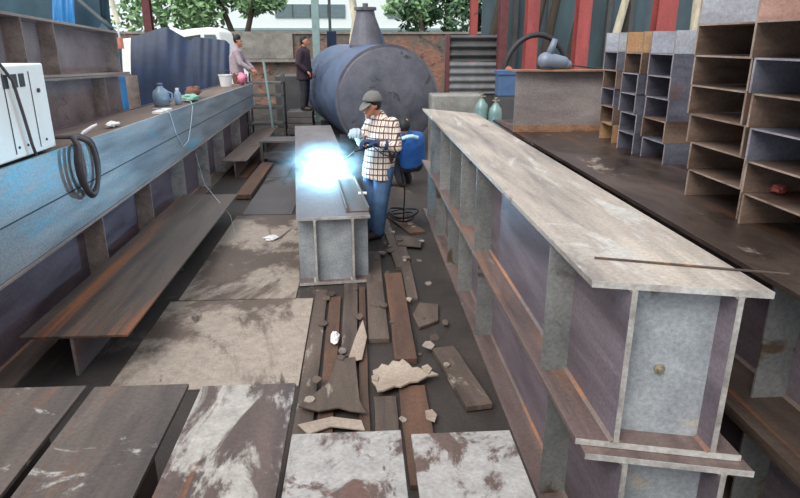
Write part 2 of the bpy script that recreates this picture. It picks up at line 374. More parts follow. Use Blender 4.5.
# ------------------------------------------------------------------ setting
struct(MB().box(-14, 14, -1.5, 60, -.12, 0).build('floor', 'floor'))
bw = struct(MB().box(-9, 9, 24.2, 24.5, 0, 2.48).build('wall_back', 'brick'))
struct(MB().box(-9, 9, 24.15, 24.55, 2.48, 2.56).build('trim_1', 'concrete'))
struct(MB().box(-4.45, -2.35, 24.1, 24.2, 1.62, 2.48).build('trim_2', 'concrete'))
struct(MB().box(-4.6, -1.2, 24.0, 24.2, 1.5, 1.6).build('trim_3', 'concrete'))

# ------------------------------------------------------------------ large fabricated girders
RB = 'box girders stacked two high beside the aisle'
girder('box_girder', 'lower rusty double web girder on the floor, carrying the pale topped girder', (1.165, 1.94, 0), 6.0, .60, .66, webs=(-.15, .20), stiff=(.6, 2.4, 3.3, 4.0, 5.05, 5.9), near=-.25, far=-1.1, end_inset=.12, cut=True, mats=dict(top='beam_flange'), group=RB)
girder('box_girder', 'big pale topped double web girder on the right, uppermost of two', (1.145, 2.0, .662), 6.0, .60, .706, webs=(-.15, .20), stiff=(.62, 2.43, 3.12, 3.78, 4.5, 5.4), near=-.25, far=-1.1, end_inset=.10, cut=True, group=RB)
girder('box_girder', 'short legged double web girder in the middle that the welder is working on', (-.25, 5.53, .0125), 6.66, .68, .662, webs=(-.175, .175), stiff=(.12, 1.6, 3.2, 4.8), stiff_right=(.12, 1.6, 3.2, 4.8), rz=math.radians(5.47), end_inset=.06, cut=True, mats=dict(top='arc_top', weld='edge', stiff='diaphragm', web='beam_web'))

DG = 'dark girders under the stacks of channels'
dm = dict(top='dark_top', bot='tee', web='beam_web', stiff='beam_stiff')
girder('plate_girder', 'dark topped girder right behind the pale one, with the channel stacks on it', (2.02, .6, .62), 7.0, .76, .68, webs=(-.07,), stiff=(1.78, 3.4, 5.2, 7.2), stiff_in=.14, end=False, mats=dm, group=DG)
girder('plate_girder', 'hidden lower girder carrying the dark topped one', (2.02, .6, 0), 7.0, .76, .619, webs=(-.07,), stiff=(1.78, 3.4, 5.2, 7.2), stiff_in=.14, end=False, mats=dm, group=DG)
girder('plate_girder', 'dark girder farthest to the right under the outer ends of the channels', (3.1, .6, .62), 7.0, 1.4, .68, webs=(0,), end=False, mats=dm, group=DG)
girder('plate_girder', 'lower girder on the floor under the outermost dark one', (3.1, .6, 0), 7.0, 1.4, .619, webs=(0,), end=False, mats=dm, group=DG)

# left: a girder lying on its side on top of an upright one
girder('plate_girder', 'upright girder with beige stiffeners under the blue faced one', (-2.66, 2.2, 0), 12.3, .64, .672, webs=(.11,), end=False,
       stiff_right=(1.2, 3.42, 4.8, 6.2, 7.6, 8.8, 10.4), z_far=(0, .84), mats=dict(top='purple_stiff', bot='brown_top', web='purple_web', stiff='purple_stiff'))
t = thing('side_lying_girder', 'long girder lying on its side with a blue tinted face toward the aisle', 'steel beam', (-2.66, 2.2, .68))
def zt(y): return 1.425 - (y - 2.2) * .0083
def zb(y): return .674 + (y - 2.2) * .01366
def vface(x0, x1, y0, y1, za=None, zbb=None):
    fa = za or zb; fb = zbb or zt
    return MB().hex([(x0, y0, fa(y0)), (x1, y0, fa(y0)), (x1, y1, fa(y1)), (x0, y1, fa(y1)), (x0, y0, fb(y0)), (x1, y0, fb(y0)), (x1, y1, fb(y1)), (x0, y1, fb(y1))])
vface(-2.375, -2.35, 2.2, 14.5).build('face_flange', 'cyan_face', t, bevel=.004)
vface(-2.97, -2.945, 2.2, 14.5).build('back_flange', 'purple_web', t)
vface(-2.945, -2.375, 2.2, 14.5, lambda y: zt(y) - .03, lambda y: zt(y) - .012).build('top_plate', 'brown_top', t)
vface(-2.945, -2.375, 2.2, 14.5, lambda y: zb(y) + .01, lambda y: zb(y) + .03).build('bottom_plate', 'brown_top', t)
vface(-2.349, -2.343, 2.2, 14.5, lambda y: (zb(y) * .52 + zt(y) * .48) - .004, lambda y: (zb(y) * .52 + zt(y) * .48) + .004).build('weld_seam', 'slot', t)

# girders standing behind it
pm = dict(top='purple_stiff', bot='purple_stiff', web='panel', stiff='purple_stiff')
girder('plate_girder', 'purple brown girder behind the white casing, lower of two', (-3.38, 4.2, .9), 4.95, .5, 1.02, webs=(.06,), stiff_right=(2.4, 4.0, 5.2), end=False, z_far=(-.09, .882), mats=pm, group='girders stacked at the left wall')
girder('plate_girder', 'purple brown girder with square stiffened panels, topmost of the left stack', (-3.38, 4.2, 1.93), 4.9, .5, .62, webs=(.06,), stiff_right=(1.7, 2.2, 2.85, 4.6), end=False, z_far=(-.145, .39), mats=pm, group='girders stacked at the left wall')
MBx = girder('plate_girder', 'bottom girder on the floor under the left wall stack', (-3.42, 4.2, 0), 4.95, .5, .895, webs=(.06,), end=False, mats=pm, z_far=(0, .80), group='girders stacked at the left wall')

# tee beam low on the left
t = thing('tee_beam', 'low tee beam beside the floor plate with orange rust streaks on its flange', 'steel beam', (-1.96, 3.95, 0))
MB().box(-2.315, -1.60, 3.93, 8.05, .295, .313).build('flange', 'tee', t, bevel=.002)
MB().box(-1.995, -1.973, 3.95, 8.0, 0, .295).build('web', 'tee_web', t)
for y in (6.0,): MB().box(-1.972, -1.80, y, y + .012, .0, .294).build('stiffener', 'tee_web', t)
t = thing('i_beam', 'short I beam on the floor beyond the tee beam, with a clean grey top', 'steel beam', (-2.1, 10.6, 0))
MB().box(-2.32, -1.90, 10.55, 14.7, .285, .303).build('top_flange', 'brown_top', t, bevel=.002)
MB().box(-2.12, -2.10, 10.57, 14.7, .015, .285).build('web', 'tee_web', t)
MB().box(-2.32, -1.90, 10.57, 14.7, 0, .015).build('bottom_flange', 'tee', t)
tag(MB().box(-1.82, -1.6, 9.0, 11.6, .0125, .08).build('flat_bar', 'plank_rust', bevel=.004), 'thick rusty bar on the floor beside the short I beam', 'flat bar')

# foreground H beams
FG = 'H beams in the foreground whose tops fill the bottom of the photo'
def hbeam(x0, x1, y1, z, mat, label):
    cx = (x0 + x1) / 2
    t = thing('h_beam', label, 'steel beam', (cx, .9, 0), 0, FG)
    y0 = .75
    MB().box(x0, x1, y0, y1, z - .02, z).build('top_flange', mat, t, bevel=.003)
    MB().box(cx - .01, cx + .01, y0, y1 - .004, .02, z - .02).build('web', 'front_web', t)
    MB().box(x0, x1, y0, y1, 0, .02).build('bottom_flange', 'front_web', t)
hbeam(-1.72, -1.275, 2.60, .70, 'front_dark', 'dark foreground H beam in the bottom left corner, one pale smear on top')
hbeam(-1.235, -.81, 2.585, .70, 'front_dark', 'dark grey foreground H beam with white smears, second from the left corner')
hbeam(-.745, -.315, 2.56, .70, 'front_half', 'foreground H beam half crusted with white cement, middle of the five')
hbeam(-.295, .145, 2.16, .70, 'front_pale', 'pale cement crusted foreground H beam, shorter, beside the half crusted one')
hbeam(.185, .588, 2.13, .70, 'front_pale', 'pale cement crusted foreground H beam with brown spots, nearest the stacked girders')

# ------------------------------------------------------------------ stacks of channels lying web flat, ends to the aisle
ORD = ['lowest', 'second from the bottom', 'third from the bottom', 'fourth from the bottom', 'fifth from the bottom', 'sixth from the bottom', 'seventh from the bottom']
cols = [ # x end, y far, y near, n, pitch, label place, material list
 (2.37, 6.02, 5.70, 6, .1635, 'of the stack beside the grey I beam', ['chan_orange', 'chan_brown', 'chan_blue', 'chan_brown', 'chan_blue', 'chan_skylit']),
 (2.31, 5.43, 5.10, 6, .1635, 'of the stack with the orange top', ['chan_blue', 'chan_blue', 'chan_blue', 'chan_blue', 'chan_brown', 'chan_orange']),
 (2.33, 5.00, 4.60, 6, .1635, 'of the stack before the red post', ['chan_blue', 'chan_brown', 'chan_blue', 'chan_blue', 'chan_blue', 'chan_skylit']),
 (2.01, 3.64, 3.08, 7, .1660, 'of the tall brown stack second from camera', ['chan_brown', 'chan_brown', 'chan_brown', 'chan_brown', 'chan_brown', 'chan_brown', 'chan_skylit']),
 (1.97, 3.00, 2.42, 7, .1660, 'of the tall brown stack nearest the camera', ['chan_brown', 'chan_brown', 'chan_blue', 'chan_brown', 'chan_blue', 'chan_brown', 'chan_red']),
]
for ci, (xe, yf, yn, n, p, where, ml) in enumerate(cols):
    L = 2.9
    for k in range(n - 1):
        last = k == n - 2
        z = 1.301 + k * p
        dx = random.uniform(-.010, .010) - k * (.015 if ci > 2 else .006); dy = random.uniform(-.006, .006)
        top = 'topmost' if last else ORD[k]
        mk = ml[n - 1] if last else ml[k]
        word = {'chan_blue': 'blue grey', 'chan_brown': 'rusty brown', 'chan_skylit': 'pale', 'chan_orange': 'orange rusted', 'chan_red': 'pinkish'}[mk]
        t = thing('h_beam' if last else 'steel_channel', f"{word} steel {'beam' if last else 'channel'}, {top} {where}", 'steel beam' if last else 'steel channel', (xe + L / 2, (yf + yn) / 2, z), random.uniform(-.006, .006), 'steel sections stacked end-on in five stacks')
        D = (yf - yn) / 2; x0 = -L / 2 + dx; x1 = L / 2 + dx
        h = (2 * p if last else p) - .0015; w0, w1 = p - .0105, p - .0015
        wm = ml[k]
        MB().box(x0, x1, -D + dy + .014, D + dy - .014, w0, w1).build('web', wm, t, True)
        cm = {'chan_blue': 'cut_blue', 'chan_skylit': 'cut_blue'}.get(wm, 'cut_brown')
        e0, e1 = x0 - .003, x0 - .0003
        MB().box(e0, e1, -D + dy, -D + dy + .014, 0, h).box(e0, e1, D + dy - .014, D + dy, 0, h).box(e0, e1, -D + dy + .014, D + dy - .014, w0, w1).build('cut_end', cm, t, True)
        for s in (-1, 1):
            y = s * D + dy; ya_, yb_ = min(y, y - s * .014), max(y, y - s * .014)
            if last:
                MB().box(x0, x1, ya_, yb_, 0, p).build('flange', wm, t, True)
                MB().box(x0, x1, ya_, yb_, p, h).build('flange_skylit_half', mk, t, True)['label'] = word + ' sky-lit upper half of the flange'  # paler colour paints sky light on the top half; orange is real rust
            else:
                MB().box(x0, x1, ya_, yb_, 0, h).build('flange', wm, t, True)

# grey I beam standing across the dark girder
t = thing('i_beam', 'grey I beam set across the dark girder with a rusty lower edge', 'steel beam', (2.08, 6.5, 1.301))
MB().box(1.62, 2.62, 6.49, 6.51, 1.315, 1.915).build('web', 'grey_plate', t)
MB().box(1.57, 2.64, 6.40, 6.60, 1.915, 1.932).build('top_flange', 'rust_strip', t, bevel=.002)
MB().box(1.62, 2.62, 6.47, 6.53, 1.301, 1.315).build('bottom_flange', 'rust_strip', t)
MB().box(1.625, 2.615, 6.486, 6.4895, 1.317, 1.37).build('rust_band', 'rust_strip', t)

# ------------------------------------------------------------------ floor plates, bars and scrap
FP = 'steel plates laid on the workshop floor'
tag(MB().box(-1.70, -.44, 3.70, 5.2, .001, .012).build('floor_plate', 'floor_plate', bevel=.002), 'cement stained floor plate between the tee beam and the loose bars, nearest', 'floor plate', FP)
tag(MB().box(-1.64, -.60, 5.22, 8.08, .001, .012).build('floor_plate', 'floor_plate', bevel=.002), 'stained floor plate beside the near end of the welded girder', 'floor plate', FP)
tag(MB().box(-1.58, -.92, 8.12, 10.5, .001, .012).build('floor_plate', 'floor_plate_far', bevel=.002), 'grey floor plate beside the thick rusty bar', 'floor plate', FP)
tag(MB().box(-1.85, -1.25, 10.54, 13.2, .001, .012).build('floor_plate', 'floor_plate_far', bevel=.002), 'dark floor plate far down the aisle beside the short I beam', 'floor plate', FP)
BG = 'flat bars strewn between the girders'
LAID = [(-1.70, -.44, 3.7, 5.2, .012), (-1.64, -.60, 5.22, 8.08, .012)]
def bar(x0, x1, y0, y1, z0, z1, mat, label, rz=0):
    cx, cy = (x0 + x1) / 2, (y0 + y1) / 2
    ext = abs(math.sin(rz)) * (y1 - y0) / 2; LAID.append((x0 - ext, x1 + ext, y0, y1, z1))
    o = MB()
    n = 6; hw = (x1 - x0) / 2; hl = (y1 - y0) / 2
    pts = [(-hw + random.uniform(-.004, .004), -hl + 2 * hl * i / n) for i in range(n + 1)] + [(hw + random.uniform(-.004, .004), hl - 2 * hl * i / n) for i in range(n + 1)]
    o.prism(pts, 0, z1 - z0)
    ob = o.build('flat_bar', mat, at=(0, 0, 0), bevel=.003); ob.location = (cx, cy, z0); ob.rotation_euler = (0, 0, rz)
    return tag(ob, label, 'flat bar', BG)
bar(-.425, -.315, 2.64, 5.35, .001, .03, 'plank', 'dark flat bar along the edge of the stained floor plate')
bar(-.29, -.19, 2.64, 5.2, .001, .022, 'plank_rust', 'rusty flat bar second from the stained floor plate')
bar(-.165, -.045, 4.02, 5.45, .001, .05, 'plank', 'dusty flat bar ending under the near end of the welded girder')
bar(-.03, .03, 2.64, 5.4, .001, .03, 'plank_rust', 'narrow rusty flat bar running toward the welded girder')
bar(.045, .20, 4.3, 6.4, .001, .04, 'plank', 'dusty bar right of the welded girder near end')
bar(.225, .385, 3.95, 5.7, .001, .05, 'plank_rust', 'rust brown bar with a pale broken end, in the middle of the scrap')
bar(.225, .40, 2.64, 3.62, .001, .03, 'plank_rust', 'orange brown bar just behind the pale foreground beams')
bar(.06, .20, 2.64, 3.5, .001, .03, 'plank', 'dark wide bar running under the pale scrap piece')
bar(.40, .50, 5.1, 7.0, .001, .03, 'plank', 'dark bar beside the foot of the stacked girders')
bar(.30, .40, 5.9, 7.7, .001, .035, 'plank', 'dark bar lying just behind the welder', .05)
bar(.46, .66, 7.1, 7.9, .001, .03, 'plank_rust', 'short rusty bar by the coil of black cable', .3)
bar(.57, .74, 3.32, 4.12, .012, .05, 'plank', 'loose dark flat bar lying slanted against the foot of the stacked girders', .16)
def scrap(pts, z0, z1, mat, label, tilt=(0, 0)):
    cx = sum(p[0] for p in pts) / len(pts); cy = sum(p[1] for p in pts) / len(pts)
    LAID.append((min(p[0] for p in pts), max(p[0] for p in pts), min(p[1] for p in pts), max(p[1] for p in pts), z1))
    o = MB().prism([(x - cx, y - cy) for x, y in pts], 0, z1 - z0).build('scrap_plate', mat, at=(0, 0, 0), bevel=.003)
    o.location = (cx, cy, z0); o.rotation_euler = (tilt[0], tilt[1], 0)
    return tag(o, label, 'scrap plate', 'pieces of scrap plate on the floor')
scrap([(-.41, 3.36), (-.24, 3.62), (-.19, 3.95), (-.06, 3.97), (-.03, 3.40), (.01, 3.26), (-.09, 3.29), (-.16, 3.33), (-.28, 3.30)], .055, .068, 'plank', 'dark pointed scrap plate with a broken edge behind the pale foreground beams', (.0, .0))
scrap([(.05, 3.64), (.065, 3.71), (.06, 3.77), (.10, 3.80), (.125, 3.86), (.17, 3.83), (.205, 3.90), (.25, 3.88), (.275, 3.92), (.315, 3.85), (.335, 3.79), (.37, 3.80), (.42, 3.745), (.44, 3.755), (.505, 3.69), (.43, 3.675), (.36, 3.61), (.31, 3.605), (.24, 3.55), (.20, 3.56), (.13, 3.515), (.085, 3.505), (.075, 3.57)], .052, .068, 'scrap_pale', 'pale jagged scrap piece lying across the bars')
scrap([(-.40, 3.20), (-.2, 3.27), (-.02, 3.22), (.0, 3.12), (-.2, 3.17), (-.33, 3.1)], .032, .044, 'scrap_pale', 'thin pale broken strip under the dark pointed scrap plate')
scrap([(.45, 4.5), (.62, 4.62), (.66, 4.95), (.5, 5.0), (.42, 4.75)], .004, .03, 'plank', 'dark irregular scrap plate at the foot of the stacked girders')
scrap([(.40, 6.6), (.66, 6.5), (.70, 6.8), (.5, 6.95)], .032, .045, 'plank', 'grey scrap plate near the coil of black cable')
scrap([(-.12, 3.9), (-.01, 3.95), (.03, 4.3), (.0, 4.62), (-.06, 4.3)], .051, .06, 'scrap_pale', 'pale sliver of scrap between two dusty bars')
random.seed(5)
for i in range(46):
    x = random.uniform(-.35, .72); y = random.uniform(3.0, 7.6)
    if -.62 < x < .02 and y > 5.3: x = random.uniform(.2, .7)
    n = random.randint(5, 7); r = random.uniform(.015, .055)
    z = max([.0005] + [q[4] + .001 for q in LAID if q[0] - r < x < q[1] + r and q[2] - 1.6 * r < y < q[3] + 1.6 * r])
    pts = [(x + math.cos(a * 6.283 / n) * r * random.uniform(.5, 1.1), y + math.sin(a * 6.283 / n) * r * random.uniform(.8, 1.6)) for a in range(n)]
    o = MB().prism(pts, z, z + random.uniform(.004, .012)).build('rubble_chip', random.choice(['plank', 'scrap_pale', 'floor_plate', 'plank', 'floor_plate']))
    tag(o, 'small chip of broken plate or cement among the strewn flat bars', 'chip', 'chips strewn over the flat bars')

# crumpled white plastic on the plate edge
def crumple(c, r, seed):
    random.seed(seed)
    return MB().ball(c, r, 12, 8, lambda q, d: q * random.uniform(.65, 1.15))
tag(crumple((-.215, 4.32, .05), (.035, .10, .028), 3).build('plastic_bag', 'paper'), 'crumpled clear white plastic on the rusty bar by the girder end', 'plastic bag')
tag(crumple((-1.05, 7.0, .03), (.09, .10, .02), 4).build('paper_scrap', 'paper'), 'crumpled white paper on the floor plate left of the girder', 'paper')
tag(crumple((-2.12, 3.62, .03), (.05, .05, .03), 6).build('paper_ball', 'paper'), 'small crumpled foil ball on the floor by the tee beam end', 'paper')

# ------------------------------------------------------------------ on the left girder
t = thing('welding_machine', 'white boxy welding machine standing on the blue faced girder', 'welding machine', (-2.65, 4.63, 1.41))
ztop = 2.05
MB().box(-2.93, -2.37, 4.10, 5.04, 1.425, ztop).build('casing', 'white_box', t, bevel=.012)
for y in (4.45, 4.80): MB().box(-2.369, -2.366, y - .004, y + .004, 1.46, 2.0).build('panel_seam', 'slot', t)
for y in (4.44, 4.56, 4.66): MB().box(-2.369, -2.365, y, y + .07, 1.90, 1.99).build('vent', 'slot', t)
MB().lathe([(.016, 0), (.016, .012)], (-2.37, 4.90, 1.86), 12, (1, 0, 0)).build('screw_knob', 'slot', t)
for y in (4.5, 4.62, 4.9): MB().lathe([(.010, 0), (.010, .006)], (-2.37, y, 1.5), 8, (1, 0, 0)).build('screw', 'slot', t)
MB().box(-2.9, -2.4, 4.12, 5.02, 1.412, 1.425).build('base', 'slot', t)
# drooping hose over the casing
tag(MB().tube([(-2.5, 3.9, 2.07), (-2.42, 4.2, 2.085), (-2.355, 4.42, 2.07), (-2.340, 4.52, 1.95), (-2.340, 4.58, 1.7), (-2.340, 4.62, 1.5), (-2.335, 4.64, 1.42)], .011, 8).build('cable', 'grey_cable', smooth=True), 'grey cable hanging over the white welding machine', 'cable')
# cable loops hung over the face
def loop(y0, y1, ztop, zlow, x, r=.02):
    pts = []
    cy = (y0 + y1) / 2; hw = (y1 - y0) / 2; cz = (ztop + zlow) / 2; hz = (ztop - zlow) / 2
    for i in range(28):
        a = 2 * math.pi * i / 28
        z = cz + hz * math.cos(a); y = cy + hw * math.sin(a) + .10 * hz * math.cos(a) * -.6
        inx = 0 if z < 1.40 else (z - 1.40) * 1.2
        pts.append((x - min(inx, .12) , y, z))
    return pts
t = thing('cable_coil', 'thick grey cable coil hung over the blue girder face', 'cable', (-2.33, 5.3, .95))
b = MB()
for k, (a0, a1, l) in enumerate(((5.20, 5.62, .97), (5.16, 5.50, .95), (5.12, 5.42, .98))):
    MB().tube(loop(a0, a1, 1.46, l, -2.312 - .0 * k + .0), .019, 8, True).build('loop', 'grey_cable', t, smooth=True) if k == 0 else MB().tube(loop(a0, a1, 1.46, l, -2.312 + .034 * k), .019, 8, True).build('loop', 'grey_cable', t, smooth=True)
MB().tube([(-2.75, 4.98, 1.44), (-2.6, 5.10, 1.45), (-2.45, 5.22, 1.47), (-2.34, 5.3, 1.46)], .019, 8).build('lead', 'grey_cable', t, smooth=True)
# thin white wire
tag(MB().tube([(-2.6, 8.2, 1.40), (-2.42, 8.05, 1.40), (-2.335, 8.0, 1.36), (-2.333, 8.15, 1.1), (-2.333, 8.42, .88), (-2.333, 8.7, .92), (-2.333, 8.95, 1.15), (-2.335, 9.1, 1.33), (-2.4, 9.3, 1.395), (-2.6, 9.5, 1.40)], .0055, 6).build('wire', 'white_wire', smooth=True), 'thin white wire drooping over the far half of the blue girder face', 'wire')
tag(MB().tube([(-2.333, 9.0, .70), (-2.1, 8.4, .37), (-1.75, 7.6, .33), (-1.58, 7.4, .2), (-1.5, 7.2, .03)], .002, 6).build('wire', 'white_wire', smooth=True), 'thin white wire trailing from the girder over the end of the tee beam', 'wire')
# small stuff on top
def zs(y): return zt(y) - .012
tag(MB().box(-2.52, -2.40, 7.9, 8.35, zs(8.2), zs(8.2) + .03).build('paper_sheet', 'paper', bevel=.004), 'white folded paper on the girder top where the white wire starts', 'paper')
t = thing('water_jug', 'bluish plastic water jug on the blue faced girder', 'jug', (-2.72, 9.0, zs(9)))
MB().lathe([(.09, 0), (.11, .02), (.11, .16), (.10, .20), (.04, .25), (.035, .28)], (-2.72, 9.0, zs(9)), 20).build('bottle', 'jug', t, smooth=True)
MB().lathe([(.04, .275), (.04, .305), (.02, .31)], (-2.72, 9.0, zs(9)), 16).build('cap', 'blue_pale', t, smooth=True)
MB().tube([(-2.62, 9.0, zs(9) + .19), (-2.57, 9.0, zs(9) + .17), (-2.57, 9.0, zs(9) + .08), (-2.61, 9.0, zs(9) + .06)], .012, 8).build('handle', 'jug', t, smooth=True)
t = thing('water_bottle', 'small clear bottle with a white cap beside the water jug', 'bottle', (-2.55, 9.15, zs(9.15)))
MB().lathe([(.045, 0), (.05, .02), (.05, .15), (.02, .2)], (-2.55, 9.2, zs(9.2)), 14).build('body', 'jug', t, smooth=True)
MB().lathe([(.024, .197), (.024, .23)], (-2.55, 9.2, zs(9.2)), 12).build('cap', 'paper', t)
tag(crumple((-2.52, 9.75, zs(9.75) + .06), (.15, .22, .055), 9).build('plastic_bag', 'green_plastic', smooth=True), 'pale green plastic bag on the girder beside the jug', 'plastic bag')
tag(crumple((-2.62, 10.35, zs(10.35) + .102), (.13, .26, .09), 10).build('rag', 'cloth_brown', smooth=True), 'brown crumpled rag on the girder behind the green bag', 'rag')
tag(crumple((-2.50, 6.55, zs(6.5) + .03), (.06, .13, .03), 11).build('paper_scrap', 'paper'), 'torn white packet on the brown girder top', 'paper')
tag(MB().tube([(-2.50, 5.75, zs(5.7)), (-2.46, 5.78, zs(5.7) + .05), (-2.40, 5.82, zs(5.7) + .09), (-2.36, 5.84, zs(5.7) + .11)], [.012, .016, .014, .01], 8).build('work_glove', 'paper', smooth=True), 'twisted pale rag end sticking up beside the cable coil', 'rag')
t = thing('bucket', 'white bucket at the far end of the blue faced girder', 'bucket', (-2.78, 13.9, zs(13.9)))
MB().lathe([(.11, 0), (.14, .22), (.15, .22), (.15, .24), (.135, .24), (.1, .03)], (-2.75, 13.6, zs(13.6)), 18).build('body', 'paper', t, smooth=False)
MB().tube([(-2.75 + .145 * math.cos(a), 13.6, zs(13.6) + .23 + .10 * math.sin(a)) for a in [math.pi * i / 10 for i in range(11)]], .006, 6).build('handle', 'slot', t)
tag(crumple((-2.47, 13.9, zs(13.9) + .145), (.11, .12, .13), 12).build('plastic_bag', 'pink', smooth=True), 'pink plastic bag at the far end of the girder by the bucket', 'plastic bag')

# things above and behind the left stack
t = thing('hanging_hook', 'white hook block with an orange tag hanging in front of the left stack', 'hook', (-2.95, 8.3, 2.25))
MB().tube([(-2.98, 8.3, 2.9), (-2.95, 8.3, 2.62), (-2.92, 8.3, 2.42)], .03, 8).build('strap', 'bark_pale', t)
MB().box(-2.95, -2.91, 8.27, 8.37, 2.12, 2.25).build('tag', 'orange_tag', t, bevel=.004)
MB().tube([(-2.92, 8.3, 2.42), (-2.93, 8.3, 2.30), (-2.93, 8.32, 2.24)], .012, 8).build('hook', 'paper', t)
def drape(name, label, x0, x1, y, z0, z1, mat, seed, depth=.5, cat='tarpaulin', shoulder=.3):
    random.seed(seed); b = MB(); n, m = 22, 12; vs = []
    ph = random.uniform(0, 6)
    for j in range(m + 1):
        t_ = j / m
        for i in range(n + 1):
            u = i / n
            ztop_ = z1 - .10 * abs(math.sin(u * 4 + ph)) - shoulder * 2.2 * (abs(u - .45) ** 2)
            fold = .035 * math.sin(u * 11 + ph + 3 * t_) * (1 - t_) + .008 * math.sin(u * 31 + 2 * ph - 3 * t_)
            out = depth * (1 - t_ ** 2.2)
            vs.append((x0 + (x1 - x0) * u, y - out + fold, z0 + (ztop_ - z0) * t_))
    k = (n + 1)
    front = [(j * k + i, j * k + i + 1, (j + 1) * k + i + 1, (j + 1) * k + i) for j in range(m) for i in range(n)]
    N = len(vs)
    back = [(x, y + .5, z) for (x, _, z) in vs]
    fs = front + [tuple(N + q for q in reversed(f)) for f in front]
    for i in range(n): fs += [(m * k + i, m * k + i + 1, N + m * k + i + 1, N + m * k + i), (i + 1, i, N + i, N + i + 1)]
    for j in range(m): fs += [(j * k, (j + 1) * k, N + (j + 1) * k, N + j * k), ((j + 1) * k + n, j * k + n, N + j * k + n, N + (j + 1) * k + n)]
    b.add(vs, fs)
    return tag(b.build(name, mat, smooth=True), label, cat)
drape('tarpaulin', 'dark blue tarpaulin draped over a tall pile behind the jug', -4.50, -3.30, 13.4, 0, 2.50, 'tarp', 1)
drape('tarpaulin', 'dark blue tarpaulin heap beside the white van', -4.0, -3.05, 15.9, 0, 2.38, 'tarp', 2)
drape('tarpaulin', 'dark teal cloth hung at the far end of the left stack', -4.16, -3.74, 10.75, 1.715, 2.55, 'teal_tarp', 3, .2)
drape('tarpaulin', 'dark teal sheet covering the goods above the left stack', -7.0, -4.3, 11.6, 1.9, 3.6, 'teal_tarp', 4, .2)
drape('tarpaulin', 'bright blue tarpaulin bundle above the left stack', -4.9, -4.55, 11.2, 2.2, 3.3, 'blue_plastic', 6, .2)
drape('tarpaulin', 'dark grey cloth hanging at the end of the upper left stack', -4.72, -4.25, 11.9, 2.2, 3.5, 'teal_tarp', 8, .2)
t = thing('plastic_drum', 'bright blue plastic drum at the end of the left stack', 'drum', (-3.98, 10.9, 0))
MB().lathe([(.20, 0), (.22, .05), (.22, .5), (.232, .54), (.22, .58), (.22, 1.1), (.232, 1.14), (.22, 1.18), (.22, 1.62), (.18, 1.68)], (-3.98, 10.9, 0), 24).build('barrel', 'blue_plastic', t, smooth=True)
MB().lathe([(.05, 1.675), (.05, 1.71)], (-3.92, 10.8, 0), 12).build('cap', 'blue_pale', t)
tag(MB().tube([(-4.1, 9.8, 3.1), (-3.9, 9.7, 2.75), (-3.6, 9.6, 2.5), (-3.45, 9.55, 2.38)], .03, 8).build('pipe', 'grey_post', smooth=True), 'slanting grey pipe leaning above the left stack', 'pipe')

# ------------------------------------------------------------------ tank
ax = Vector((-.955, 4.6, 0)).normalized()
c0 = Vector((.58, 12.5, 1.12)); r0 = 1.03
t = thing('storage_tank', 'large dark cylindrical tank lying on its side behind the welder', 'tank', (.2, 14.5, 0))
MB().lathe([(r0 * .99, .02), (r0, .06), (r0, 4.6), (r0 * .9, 4.75), (r0 * .5, 4.9), (.02, 4.95)], c0, 56, ax).build('shell', 'tank_side', t, smooth=True)
MB().lathe([(.01, -.10), (r0 * .4, -.085), (r0 * .75, -.045), (r0 * .93, .0), (r0 * .985, .02)], c0, 56, ax).build('end_disc', 'tank', t, smooth=True)
MB().lathe([(r0 * .985, .01), (r0 * 1.012, .01), (r0 * 1.012, .05), (r0 * .985, .05)], c0, 56, ax).build('rim_weld', 'tank', t)
q = c0 + ax * 1.9 + Vector((0, 0, r0 - .06))
MB().lathe([(.36, -.1), (.36, .05), (.22, .62), (.19, .76), (.24, .76), (.24, .82), (.06, .82), (.06, .90)], q, 24).build('filler_neck', 'tank', t, smooth=False)
MB().prism([(q.x + .18, q.z + .72), (q.x + .46, q.z + .0), (q.x + .15, q.z + .0)], q.y - .02, q.y + .02, 'Y').build('gusset', 'tank_side', t)
for s in (.9, 3.6):
    p = c0 + ax * s
    MB().box(p.x - .8, p.x + .8, p.y - .12, p.y + .12, 0, .32).build('cradle', 'corr', t)

# ------------------------------------------------------------------ behind: corrugated pile, block, gas bottles, crate, hose hoop, grinder
t = thing('corrugated_sheet_pile', 'upright pile of dark corrugated sheets beside the tank', 'sheet pile', (2.5, 14, 0))
def corr(x0, x1, y, z0, z1, amp, per, th=.03):
    n = 40; a = [(y + amp * math.sin(2 * math.pi * (z0 + (z1 - z0) * i / n) / per), z0 + (z1 - z0) * i / n) for i in range(n + 1)]
    return MB().prism(a + [(p + th, z) for p, z in reversed(a)], x0, x1, 'X')
corr(1.97, 3.02, 14.0, 1.80, 2.34, .035, .18).build('upper_sheet', 'corr', t)
corr(2.0, 3.04, 13.95, 1.12, 1.78, .02, .16).build('lower_sheet', 'grey_pile', t)
MB().box(1.93, 1.99, 13.93, 14.2, 0, 2.36).build('post', 'dark_post', t); MB().box(3.03, 3.09, 13.93, 14.2, 0, 2.36).build('post', 'corr', t)
MB().box(1.99, 3.03, 13.98, 14.15, 0, 1.12).build('rear_panel', 'corr', t)
tag(MB().box(1.32, 2.25, 11.3, 11.9, 0, 1.30).build('concrete_block', 'concrete', bevel=.03), 'low grey block between the tank and the gas cylinders', 'block')
t0 = None
